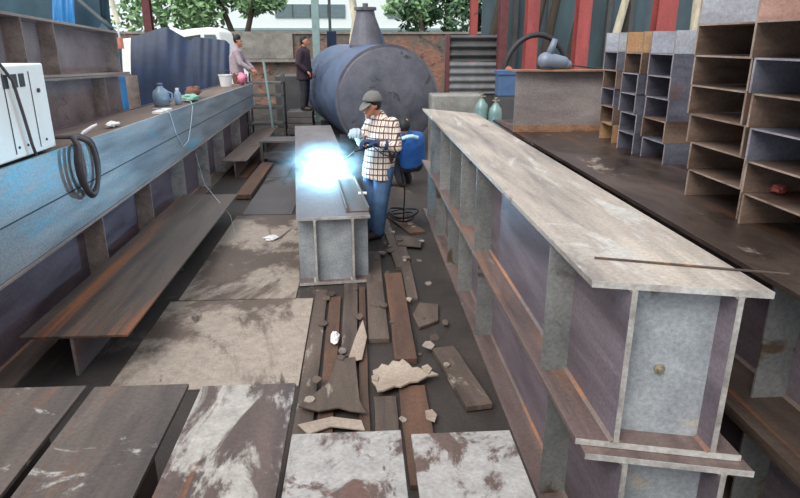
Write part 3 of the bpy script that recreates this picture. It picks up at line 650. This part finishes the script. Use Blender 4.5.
for i, (x, y, h, lab) in enumerate(((2.08, 10.6, 1.36, 'pale green gas cylinder next to the grey block'), (2.3, 10.5, 1.30, 'pale green gas cylinder next to the blue crate'))):
    t = thing('gas_cylinder', lab, 'gas cylinder', (x, y, 0), 0, 'gas cylinders behind the girders')
    MB().lathe([(.10, 0), (.115, .03), (.115, h - .24), (.10, h - .16), (.05, h - .10), (.035, h - .07)], (x, y, 0), 20).build('bottle', 'cylinder_green', t, smooth=True)
    v = MB().lathe([(.02, h - .07), (.02, h), (.03, h), (.03, h + .02)], (x, y, 0), 12).build('valve', 'brass', t)
    MB().tube([(x - .06, y, h - .03), (x + .06, y, h - .03)], .012, 8).build('outlet', 'brass', v)
t = thing('crate', 'dull blue plastic crate behind the grey upright beam', 'crate', (2.6, 11, 0))
MB().box(2.42, 2.8, 10.85, 11.2, 0, 1.3).build('pedestal', 'corr', t)
MB().box(2.42, 2.78, 10.9, 11.2, 1.3, 1.72).build('bin', 'blue_pale', t, bevel=.02)
MB().box(2.40, 2.80, 10.88, 11.22, 1.66, 1.74).build('rim', 'blue_pale', t, bevel=.01)
t = thing('hose_hoop', 'black hose bent in an arch behind the grinder', 'hose', (3.3, 12, 0))
MB().tube([(2.74, 12, 0), (2.74, 12, .9)] + [(3.36 - .62 * math.cos(math.pi * i / 16), 12, 1.55 + .78 * math.sin(math.pi * i / 16)) for i in range(17)] + [(3.98, 12, .9), (3.98, 12, 0)], .05, 10).build('arch', 'black', t, smooth=True)
MB().lathe([(.07, 0), (.07, .08)], (2.83, 11.93, 1.70), 12, (0, 1, 0)).build('coupling', 'orange_tag', t)
t = thing('angle_grinder', 'blue grey power tool lying on the grey upright beam', 'power tool', (2.02, 6.5, 1.933))
MB().capsule((1.92, 6.5, 2.02), (2.10, 6.5, 2.0), .085, .062, 14).capsule((1.95, 6.5, 1.99), (2.15, 6.5, 1.98), .05, .045, 14).build('body', 'tool_grey', t, smooth=True)
MB().tube([(1.95, 6.5, 2.08), (1.98, 6.5, 2.16), (2.0, 6.5, 2.23)], [.04, .034, .028], 10).build('handle', 'tool_grey', t, smooth=True)
MB().lathe([(.07, 0), (.075, .012), (.03, .02)], (1.94, 6.5, 1.933), 18).build('disc', 'slot', t)
MB().tube([(2.17, 6.5, 1.98), (2.3, 6.5, 1.96), (2.45, 6.48, 1.945), (2.58, 6.5, 1.945)], .008, 6).build('cord', 'black', t, smooth=True)

# rack, trestle, steel stacks at the back left
t = thing('steel_rack', 'narrow steel rack with a pale leaning rail at the end of the aisle', 'rack', (-2.1, 14.9, 0))
for z in (.35, .72, 1.0, 1.28): MB().box(-2.55, -1.75, 14.9, 15.4, z, z + .04).build('shelf', 'floor_plate_far', t)
for x in (-2.55, -1.75):
    for y in (14.9, 15.36): MB().box(x - .02, x + .02, y, y + .04, 0, 1.5).build('post', 'corr', t)
MB().tube([(-1.98, 14.75, .0), (-2.02, 14.78, .7), (-2.12, 14.82, 1.8)], .03, 8).build('rail', 'green_post', t)
t = thing('trestle', 'low steel trestle on the floor past the short I beam', 'trestle', (-1.5, 12, 0))
for z in (.12, .42): MB().box(-1.85, -1.2, 11.7, 12.3, z, z + .03).build('shelf', 'floor_plate_far', t)
for x in (-1.82, -1.22):
    for y in (11.72, 12.27): MB().box(x - .025, x + .025, y - .025, y + .025, .0125, .42).build('leg', 'corr', t)
def slabs(name, label, x0, x1, y0, y1, z1, n):
    t = thing(name, label, 'plate pile', ((x0 + x1) / 2, (y0 + y1) / 2, 0))
    for i in range(n):
        e = random.uniform(-.03, .03)
        MB().box(x0 + e, x1 + e, y0 + e, y1 + e, z1 * i / n, z1 * (i + 1) / n - .008).build('plate', 'floor_plate_far', t, bevel=.004)
slabs('plate_pile', 'pile of steel plates the bareheaded man in the pale shirt stands on', -2.99, -2.61, 14.95, 15.5, .66, 5)
slabs('plate_pile', 'pile of steel plates under the man in the dark jacket', -1.66, -1.08, 14.85, 15.6, .66, 5)
tag(MB().box(-2.2, -1.5, 17.2, 18.2, 0, 1.35).build('steel_box', 'corr', bevel=.02), 'dark steel box left of the man in the dark jacket', 'box')
tag(MB().box(-1.9, -1.3, 20.2, 20.9, 0, 1.3).build('steel_box', 'corr', bevel=.02), 'dark steel box behind the man in the dark jacket', 'box')

# loose channel on the welded girder
t = thing('angle_bar', 'short dark channel lying on the welded girder top near its front end', 'steel channel', (.02, 5.62, .6755), math.radians(5.47))
MB().box(-.15, .07, .06, 1.55, 0, .012).build('web', 'plank', t, True, bevel=.002)
for x in (-.15, .058): MB().box(x, x + .012, .06, 1.55, .012, .045).build('flange', 'brown_top', t, True)
tag(MB().box(-.02, .07, 6.35, 6.42, .685, .70).build('steel_offcut', 'paper', bevel=.003), 'bright steel offcut lying in the short dark channel', 'offcut')

# ------------------------------------------------------------------ posts, trunks, trees, van, building
def post(label, x, y, w, d, mat, z=5.0, base=True):
    t = thing('steel_post', label, 'post', (x, y, 0), 0, 'steel posts along the back of the shed')
    b = MB().box(x - w / 2, x + w / 2, y - d / 2, y - d / 2 + .015, .02, z).box(x - w / 2, x + w / 2, y + d / 2 - .015, y + d / 2, .02, z).box(x - .01, x + .01, y - d / 2 + .015, y + d / 2 - .015, .02, z)
    b.build('shaft', mat, t)
    MB().box(x - w / 2 - .06, x + w / 2 + .06, y - d / 2 - .06, y + d / 2 + .06, 0, .02).build('base_plate', mat, t)
post('thin red post behind the corrugated sheet pile', 2.75, 15.4, .16, .2, 'red_post')
post('dark red brown post right of the corrugated sheet pile', 3.05, 13.6, .17, .2, 'dark_post')
post('red post behind the black hose arch', 3.55, 13.2, .24, .24, 'red_post')
post('red post behind the power tool', 4.53, 13.0, .26, .26, 'red_post')
post('red post behind the middle channel stack', 6.3, 13.2, .40, .3, 'red_post')
post('grey green post in front of the white building', -1.14, 18.5, .20, .2, 'green_post')
post('thin dark post beside the grey green one', -.785, 19.5, .08, .1, 'grey_post')
post('brown post rising behind the blue tarpaulin', -4.55, 14.8, .16, .2, 'dark_post')
tag(MB().box(-.87, -.6, 19.05, 19.4, 1.95, 2.5).build('switch_box', 'tarp', bevel=.015), 'dark blue box fixed beside the thin dark post', 'box')
def trunk(label, pts, r, mat, name='tree_trunk'):
    return tag(MB().tube(pts, r, 10).build(name, mat, smooth=True), label, 'tree trunk')
trunk('pale twisted tree trunk standing behind the tank', [(-.17, 18.5, 0), (-.14, 18.5, 1.4), (-.12, 18.5, 2.2), (-.02, 18.5, 2.75), (-.12, 18.5, 3.4), (.0, 18.5, 5)], [.14, .12, .1, .11, .1, .09], 'bark_pale')
trunk('pale slim tree trunk leaning behind the first channel stack', [(5.55, 14.5, 0), (5.75, 14.5, 1.8), (5.9, 14.5, 2.6), (6.05, 14.5, 3.4), (6.2, 14.5, 5)], [.12, .10, .09, .08, .07], 'bark_pale')
trunk('dark branch beside the pale slim trunk', [(6.0, 14.7, 0), (6.05, 14.7, 2.2), (6.15, 14.7, 2.9), (6.05, 14.7, 3.6), (6.1, 14.7, 5)], .07, 'bark_dark')
trunk('pale thin trunk beside the tall brown stack', [(7.9, 15, 0), (7.93, 15, 2.2), (7.9, 15, 3.6), (7.95, 15, 5)], .1, 'bark_pale')
for i, (x, l) in enumerate(((3.2, 'dark trunk just right of the dark red brown post'), (4.2, 'dark trunk behind the power tool'), (4.55, 'dark leaning trunk close to the second red post'), (5.2, 'dark trunk between the red post and the pale trunk'))):
    trunk(l, [(x - .1, 15.6, 0), (x, 15.6, 1.8), (x + .12, 15.6, 2.6), (x + .3, 15.6, 3.6), (x + .4, 15.6, 5)], [.14, .12, .11, .09, .08], 'bark_dark')
struct(MB().box(3.3, 14, 17.2, 17.3, 0, 5.5).build('wall_right', 'teal_wall'))
for i, x in enumerate((4.1, 5.0, 6.6, 7.2)):
    struct(MB().box(x, x + .12, 17.05, 17.2, 0, 5.5).build(f'trim_{i+4}', 'corr'))

def foliage(c, r, n, size, seed):
    random.seed(seed); b = MB(); c = Vector(c)
    blobs = [(Vector((random.gauss(0, .5), random.gauss(0, .4), random.gauss(0, .5))), random.uniform(.3, .55)) for _ in range(14)]
    for _ in range(n):
        bc, br = random.choice(blobs)
        d = Vector((random.gauss(0, 1), random.gauss(0, 1), random.gauss(0, 1))).normalized() * br * random.uniform(.5, 1)
        p = bc + d; p = c + Vector((p.x * r[0], p.y * r[1], p.z * r[2]))
        a = Vector((random.uniform(-1, 1), random.uniform(-1, 1), random.uniform(-1, 1))).normalized(); e = a.orthogonal().normalized()
        s = size * random.uniform(.6, 1.3)
        b.add([p - a * s, p + e * s * .45, p + a * s, p - e * s * .45], [(0, 1, 2, 3)])
    return b
def tree(label, base, c, r, n, size, seed, mat='leaf'):
    t = thing('leafy_tree', label, 'tree', base, 0, 'trees behind the shed')
    MB().tube([base, (base[0] + .1, base[1], c[2] * .5), (c[0], c[1], c[2])], [.16, .13, .08], 10).build('trunk', 'bark_dark', t, smooth=True)
    foliage(c, r, n, size, seed).build('crown', mat, t)
tree('bright leafy tree above the white van', (-5.0, 27, 0), (-5.6, 27, 4.3), (2.6, 1.6, 1.3), 2600, .17, 21)
tree('leafy tree with a slim trunk left of the white building', (-4.6, 26.5, 0), (-3.9, 26.5, 4.1), (1.5, 1.3, 1.0), 1800, .15, 22)
tree('dense dark green tree behind the corrugated sheet pile', (3.4, 26, 0), (3.6, 26, 3.9), (1.7, 1.4, 1.7), 2600, .15, 23, 'leaf_dark')
tree('sparse green tree right of the white building', (2.6, 25.5, 0), (2.4, 25.5, 3.5), (.9, .9, 1.1), 700, .12, 24)
tree('tall green tree behind the red posts', (5.2, 27, 0), (5.6, 27, 4.0), (2.2, 1.4, 1.9), 2000, .17, 25, 'leaf_dark')
tree('wide bright tree far left beyond the blue tarpaulin', (-8.4, 29, 0), (-8.4, 29, 4.6), (2.4, 1.6, 1.8), 2200, .18, 26)

t = thing('white_van', 'white van parked behind the blue tarpaulin', 'van', (-5.0, 17.8, 0))
prof = [(-6.6, .35), (-6.6, 2.2), (-5.2, 2.36), (-4.2, 2.52), (-3.72, 2.56), (-3.5, 2.46), (-3.32, 1.6), (-3.05, 1.3), (-3.0, .35)]
MB().prism(prof, 17.0, 18.7, 'Y').build('body', 'white_box', t, bevel=.05)
MB().prism([(-4.5, 1.65), (-4.4, 2.32), (-3.98, 2.38), (-3.98, 1.65)], 16.985, 17.0, 'Y').build('side_window', 'slot', t)
MB().prism([(-3.88, 1.65), (-3.88, 2.38), (-3.6, 2.38), (-3.42, 1.65)], 16.985, 17.0, 'Y').build('door_window', 'window_band', t)
for x in (-5.8, -3.7):
    for y in (17.05, 18.45): MB().lathe([(.2, 0), (.34, .0), (.34, .2), (.2, .2)], (x, y, .34), 20, (0, 1, 0)).build('wheel', 'black', t)
t = thing('white_building', 'long white building behind the brick wall', 'building', (0, 46, 0))
MB().box(-9, 12, 45, 52, 0, 7).build('wall', 'building', t)
for x0, x1 in ((-5.45, -.75), (2.1, 5.3), (8, 11)):
    f = MB().box(x0, x1, 44.93, 45.0, 3.75, 4.6).build('window', 'window_band', t)
    for k in range(1, 4): MB().box(x0 + (x1 - x0) * k / 4 - .03, x0 + (x1 - x0) * k / 4 + .03, 44.9, 44.93, 3.75, 4.6).build('mullion', 'grey_post', f)
MB().box(-9, 12, 44.85, 45, 2.95, 3.1).build('ledge', 'green_post', t)

# ------------------------------------------------------------------ people
def head_fn(f):
    f = Vector(f).normalized(); s = Vector((0, 0, 1)).cross(f)
    def fn(q, d):
        a = q.dot(f); b = q.dot(s); z = q.z
        if z < 0: b *= 1 - .22 * min(1, -z / .115); a *= 1 - .08 * (-z / .115)
        if a > 0 and z < -.05: a *= 1.02
        return f * a + s * b + Vector((0, 0, z))
    return fn, f, s
def person(label, loc, J, face, mats, voxel=.012, hairy=True, r=1.0, cap=None, stripe=None, hands=True, shoes='boot'):
    t = thing('person', label, 'person', loc)
    fn, f, s = head_fn(face); H = Vector(J['head'])
    up = Vector((0, 0, 1)); b = MB()
    V = {k: Vector(v) for k, v in J.items()}
    def limb(b, a, m, e, r0, r1, r2, r3):
        b.capsule(V[a], V[m], r0, r1); b.capsule(V[m], V[e], r2, r3)
    # body: one continuous surface
    b.capsule(V['pelvis'], V['chest'], .115, .125); b.capsule(V['chest'], V['neck'], .11, .06); b.capsule(V['neck'], H - up * .04, .054, .052)
    b.capsule(V['shl'], V['shr'], .062, .062); b.capsule(V['hipl'], V['hipr'], .09, .09)
    for k in 'lr':
        limb(b, 'sh' + k, 'el' + k, 'wr' + k, .056, .042, .041, .029)
        limb(b, 'hip' + k, 'kn' + k, 'an' + k, .085, .056, .056, .038)
        toe = V['an' + k] + Vector((f.x, f.y, 0)).normalized() * .15 - up * .045
        b.capsule(V['an' + k] - up * .03, toe, .042, .032)
    b.ball(H, (.084, .084, .118), 18, 12, lambda q, d: fn(q + f * q.dot(f) * .12, d))
    b.capsule(H + f * .085 + up * .012, H + f * .108 - up * .02, .010, .015, 8)          # nose
    b.capsule(H + f * .07 - up * .085, H + f * .078 - up * .095, .025, .02, 8)           # chin
    for q in (-1, 1): b.ball(H + s * q * .085 - up * .005, (.016, .016, .03), 8, 6)
    # hands with five fingers, curled on the grip
    def hand(b, k, rr=1.0):
        w = V['wr' + k]; d = (w - V['el' + k]).normalized(); side = d.cross(up); side = side.normalized() if side.length > .1 else s; n = side.cross(d)
        pe = w + d * .085 * rr
        b.capsule(w, pe - side * .02, .027 * rr, .023 * rr, 8); b.capsule(w, pe + side * .02, .027 * rr, .023 * rr, 8)
        for i, ln in enumerate((.036, .042, .04, .032)):
            o = side * (-.030 + .02 * i) * rr
            p0 = pe + o; p1 = p0 + d * ln * rr - n * .008; p2 = p1 + d * ln * .45 * rr - n * .032 * rr; p3 = p2 - d * .008 - n * .022 * rr
            b.capsule(p0, p1, .0105 * rr, .0098 * rr, 8); b.capsule(p1, p2, .0098 * rr, .009 * rr, 8); b.capsule(p2, p3, .009 * rr, .008 * rr, 8)
        q = -1 if k == 'l' else 1
        th = w + d * .03 * rr + side * q * .024 * rr
        m1 = th + d * .032 * rr + side * q * .022 * rr - n * .014 * rr
        b.capsule(th, m1, .013 * rr, .012 * rr, 8); b.capsule(m1, m1 + d * .026 * rr - n * .016 * rr, .011 * rr, .0095 * rr, 8)
    for k in 'lr': hand(b, k)
    b.build('body', mats['skin'] if 'skin' in mats else 'skin', t, remesh=voxel * .7)
    for q in (-1, 1):
        MB().ball(H + f * .083 + s * q * .031 + up * .018, .011, 8, 6).build('eye', 'eye', t, smooth=True)
    MB().ball(H + f * .088 - up * .055, (.018, .018, .007), 10, 6).build('mouth', 'lip', t, smooth=True)
    if hairy:
        MB().ball(H + up * .028 - f * .018, (.096, .096, .112), 18, 12, lambda q, d: q * (1 if (q.dot(f) < .045 or q.z > .05) and q.z > -.085 else .80)).build('hair', 'hair', t, smooth=True)
    # shirt or jacket
    sh = MB()
    dn = (V['pelvis'] - V['chest']).normalized(); hem = V['pelvis'] + dn * mats.get('hem', .06)
    sx = (V['shl'] - V['shr']); sx = (sx - dn * sx.dot(dn)).normalized(); fx = dn.cross(sx).normalized()
    stations = [(hem, .205, .165), (hem * .6 + V['chest'] * .4, .20, .16), (V['chest'], .205, .15), (V['shl'] * .5 + V['shr'] * .5 - dn * .02, .185, .115), (V['neck'] * .75 + V['chest'] * .25 - dn * .03, .085, .08)]
    vs = []; n = 24
    for c_, a_, b_ in stations:
        for i in range(n):
            w_ = 2 * math.pi * i / n
            rip = 1 + (.03 * math.sin(5 * w_) if c_ is hem else .015 * math.sin(7 * w_))
            vs.append(c_ + (sx * math.cos(w_) * a_ + fx * math.sin(w_) * b_) * r * rip)
    fs = [tuple(range(n)), tuple(range(len(vs) - 1, len(vs) - 1 - n, -1))]
    fs += [(j * n + i, j * n + (i + 1) % n, (j + 1) * n + (i + 1) % n, (j + 1) * n + i) for j in range(len(stations) - 1) for i in range(n)]
    sh.add(vs, fs)
    for k in 'lr':
        sh.capsule(V['sh' + k], V['el' + k], .082 * r, .066 * r); sh.capsule(V['el' + k], V['el' + k] * .12 + V['wr' + k] * .88, .064 * r, .052 * r)
    sh.capsule(V['chest'] * .2 + V['neck'] * .8, V['neck'], .085, .072)
    sh.build(mats.get('top_name', 'shirt'), mats['top'], t, remesh=voxel)
    # trousers
    tr = MB(); tr.capsule(V['hipl'], V['hipr'], .11, .11)
    for k in 'lr':
        tr.capsule(V['hip' + k], V['kn' + k], .118, .088); tr.capsule(V['kn' + k], V['an' + k] + up * .02, .088, .078)
    tr.build('trousers', mats['bottom'], t, remesh=voxel)
    for k in 'lr':
        a = V['an' + k]; ff = Vector((f.x, f.y, 0)).normalized(); sd = up.cross(ff)
        bo = MB(); bo.capsule(a + up * .05, a - up * .02, .052, .05); bo.capsule(a - up * .02 - ff * .03, a + ff * .17 - up * .035, .05, .04)
        bo.build('boot', shoes, t, remesh=.01)
    if 'gloves' in mats:
        for k, gm in zip('lr', mats['gloves']):
            g = MB(); hand(g, k, 1.6 if k == 'r' else 1.35); w = V['wr' + k]; d = (w - V['el' + k]).normalized()
            g.capsule(w - d * .10, w + d * .02, .058, .042)
            g.build('glove', gm, t, remesh=.007)
    if cap:
        tilt = (f * math.cos(.35) - up * math.sin(.35))
        c = MB().ball(H + up * .052 - f * .008, (.106, .106, .102), 20, 12, lambda q, d: Vector((q.x, q.y, max(q.z, -.012))))
        co = c.build('cap', cap, t, smooth=True)
        p = H + up * .05 + f * .075
        vs = []; fs = []
        n = 10
        for dz in (0, .008):
            for i in range(n + 1):
                a = math.pi * i / n; vs.append(p + s * math.cos(a) * .085 + (f * .95 - up * .32) * math.sin(a) * .10 + up * dz)
        N = n + 1
        fs = [tuple(range(N)), tuple(range(2 * N - 1, N - 1, -1))] + [(i, N + i, N + (i + 1) % N, (i + 1) % N) for i in range(N)]
        MB().add(vs, fs).build('brim', cap, co, smooth=False)
    return t, V, f, s

W1 = dict(pelvis=(.215, 7.0, .86), chest=(.275, 7.0, 1.27), neck=(.235, 6.98, 1.42), head=(.15, 6.94, 1.545),
          shl=(.365, 6.87, 1.345), shr=(.16, 7.14, 1.345), ell=(.41, 6.81, 1.10), wrl=(.20, 6.74, 1.155), elr=(.03, 7.16, 1.12), wrr=(-.01, 6.93, 1.225),
          hipl=(.275, 6.93, .84), hipr=(.145, 7.07, .84), knl=(.235, 6.92, .46), knr=(.13, 7.07, .46), anl=(.20, 6.98, .075), anr=(.16, 7.12, .075))
t, V, f, s = person('welder in a cream checked shirt, jeans and cap standing at the middle girder', (.2, 7.03, 0), W1, (-.80, -.52, -.42),
       dict(top='check', bottom='jeans', gloves=('navy_glove', 'pale_glove'), hem=.14), cap='khaki', r=1.0)
# electrode holder
hp = Vector((.085, 6.74, 1.13))
t = thing('electrode_holder', 'welding electrode holder gripped in the navy glove, rod reaching the arc', 'welding tool', tuple(hp))
MB().capsule(hp + Vector((.05, .01, .0)), hp + Vector((-.13, .03, -.055)), .019, .016).build('handle', 'slot', t, smooth=True)
MB().tube([hp + Vector((-.13, .03, -.055)), (-.36, 7.18, .77)], .006, 6).build('electrode', 'edge', t)
MB().tube([hp + Vector((.05, .01, 0)), (.26, 6.70, 1.04), (.43, 6.82, .98), (.52, 7.05, .55), (.52, 7.3, .12), (.56, 7.5, .05)], .008, 8).build('cable', 'black', t, smooth=True)

KN = dict(pelvis=(.84, 9.75, .36), chest=(.79, 9.55, .74), neck=(.73, 9.47, .88), head=(.665, 9.42, .98),
          shl=(.62, 9.42, .80), shr=(.92, 9.58, .80), ell=(.50, 9.46, .56), wrl=(.42, 9.62, .42), elr=(.80, 9.62, .5), wrr=(.58, 9.72, .40),
          hipl=(.76, 9.70, .34), hipr=(.90, 9.80, .34), knl=(.52, 9.72, .50), knr=(.62, 9.95, .50), anl=(.66, 9.70, .075), anr=(.78, 9.98, .075))
t, V, f, s = person('person in royal blue workwear crouching behind the stacked girders', (.76, 9.7, 0), KN, (-.75, .55, -.3), dict(top='royal', bottom='dark_cloth', top_name='jacket', hem=-.06), r=1.16)
MB().tube([Vector((.64, 9.28, .83)), Vector((.72, 9.29, .86)), Vector((.80, 9.32, .86)), Vector((.88, 9.38, .83))], .028, 8).build('reflective_stripe', 'reflect', t)

M1 = dict(pelvis=(-2.80, 15.2, 1.52), chest=(-2.80, 15.2, 1.90), neck=(-2.77, 15.2, 2.08), head=(-2.72, 15.2, 2.23),
          shl=(-2.76, 15.38, 1.99), shr=(-2.76, 15.02, 1.99), ell=(-2.62, 15.42, 1.76), wrl=(-2.44, 15.30, 1.60), elr=(-2.66, 14.96, 1.74), wrr=(-2.45, 15.0, 1.60),
          hipl=(-2.80, 15.29, 1.50), hipr=(-2.80, 15.11, 1.50), knl=(-2.76, 15.29, 1.10), knr=(-2.76, 15.11, 1.10), anl=(-2.80, 15.3, .735), anr=(-2.80, 15.1, .735))
person('bareheaded man in a pale shirt bending over the far end of the girder', (-2.8, 15.2, .66), M1, (.88, -.25, -.35), dict(top='pale_shirt', bottom='brown_trousers' if 'brown_trousers' in M else 'cloth_brown'), voxel=.016)
k2 = lambda d: {k: (v[0] + .08, v[1] - .8, v[2] + .06) for k, v in d.items()}
M2 = dict(pelvis=(-1.33, 16, 1.46), chest=(-1.34, 16, 1.84), neck=(-1.32, 16, 2.0), head=(-1.29, 16, 2.15),
          shl=(-1.27, 16.17, 1.92), shr=(-1.38, 15.83, 1.92), ell=(-1.30, 16.25, 1.66), wrl=(-1.18, 16.18, 1.48), elr=(-1.44, 15.74, 1.66), wrr=(-1.25, 15.76, 1.50),
          hipl=(-1.31, 16.09, 1.44), hipr=(-1.35, 15.91, 1.44), knl=(-1.31, 16.09, 1.03), knr=(-1.34, 15.91, 1.03), anl=(-1.36, 16.1, .675), anr=(-1.38, 15.9, .675))
person('man in a dark maroon jacket standing beside the tank', (-1.25, 15.2, .66), k2(M2), (.9, -.35, -.1), dict(top='maroon', bottom='dark_cloth', top_name='jacket', hem=.16), voxel=.016, r=1.08)

# black cable coil on the floor behind the welder
t = thing('cable_coil', 'tangled black cable coil on the floor between the welder and the crouching person', 'cable', (.52, 7.9, 0))
random.seed(8)
for k in range(3):
    cx, cy, rr = .50 + random.uniform(-.05, .05), 7.75 + random.uniform(-.15, .15), random.uniform(.14, .21)
    MB().tube([(cx + rr * math.cos(a), cy + rr * 1.3 * math.sin(a), .05 + .045 * k + .02 * math.sin(2 * a + k)) for a in [6.283 * i / 24 for i in range(24)]], .014, 6, True).build('loop', 'black', t, smooth=True)

tag(MB().tube([(.94, 2.31, 1.3735), (1.25, 2.20, 1.3735), (1.60, 2.075, 1.3735)], .005, 6).build('steel_rod', 'tee'), 'thin dark rod lying across the pale girder top near its front end', 'rod')
tag(crumple((2.11, 2.93, 1.497), (.045, .035, .022), 31).build('rag', 'red_post'), 'red crumpled rag inside a channel of the brown stack nearest the camera', 'rag')
t = thing('bolt_stub', 'small rusty bolt stub on the pale blue end plate of the upper girder', 'bolt', (1.16, 2.09, .97))
MB().lathe([(.02, 0), (.022, .012), (.012, .014), (.011, .03)], (1.16, 2.10, .98), 12, (0, -1, 0)).build('stud', 'brass', t)
# ------------------------------------------------------------------ welding arc and its smoke
arc = Vector((-.40, 7.22, .735))
a = tag(MB().ball(arc, (.05, .05, .035), 14, 10, lambda q, d: q * (1 + .25 * math.sin(9 * d.x) * math.cos(7 * d.y))).build('welding_arc', 'arc', smooth=True), 'blinding blue white welding arc on the middle girder', 'welding arc')
ld = bpy.data.lights.new('arc_light', 'POINT'); ld.energy = 88; ld.color = (.28, .68, 1.0); ld.shadow_soft_size = .06
lo = bpy.data.objects.new('arc_light', ld); COL.objects.link(lo); lo.location = arc + Vector((0, 0, .10))
m = bpy.data.materials.new('thin_welding_smoke'); m.use_nodes = True; nt = m.node_tree; nt.nodes.clear()
out = nt.nodes.new('ShaderNodeOutputMaterial'); vol = nt.nodes.new('ShaderNodeVolumePrincipled')
tc = nt.nodes.new('ShaderNodeTexCoord'); ln = nt.nodes.new('ShaderNodeVectorMath'); ln.operation = 'LENGTH'
nt.links.new(tc.outputs['Object'], ln.inputs[0])
mr = nt.nodes.new('ShaderNodeMapRange'); mr.inputs['From Min'].default_value = 0; mr.inputs['From Max'].default_value = .72; mr.inputs['To Min'].default_value = 1; mr.inputs['To Max'].default_value = 0
nt.links.new(ln.outputs['Value'], mr.inputs['Value'])
pw = nt.nodes.new('ShaderNodeMath'); pw.operation = 'POWER'; pw.inputs[1].default_value = 3.2; nt.links.new(mr.outputs[0], pw.inputs[0])
nz = noise(nt, tc.outputs['Object'], 5.0, 4, .65, .8)
nr = ramp(nt, nz, [(.40, (.05, .05, .05)), (.62, (1, 1, 1))])
mu = nt.nodes.new('ShaderNodeMath'); mu.operation = 'MULTIPLY'; nt.links.new(pw.outputs[0], mu.inputs[0]); nt.links.new(nr, mu.inputs[1])
m2 = nt.nodes.new('ShaderNodeMath'); m2.operation = 'MULTIPLY'; m2.inputs[1].default_value = 7.0; nt.links.new(mu.outputs[0], m2.inputs[0])
nt.links.new(m2.outputs[0], vol.inputs['Density']); vol.inputs['Color'].default_value = (.85, .95, 1, 1); vol.inputs['Anisotropy'].default_value = .1
nt.links.new(vol.outputs[0], out.inputs['Volume'])
sm = MB().ball((arc.x, arc.y, arc.z + .18), (.75, .75, .75), 24, 14).build('welding_smoke', m, at=tuple(arc + Vector((0, 0, .08))))
sm.scale = (1.1, 1.0, .62)
tag(sm, 'thin bluish smoke glowing around the welding arc', 'smoke', kind='stuff')
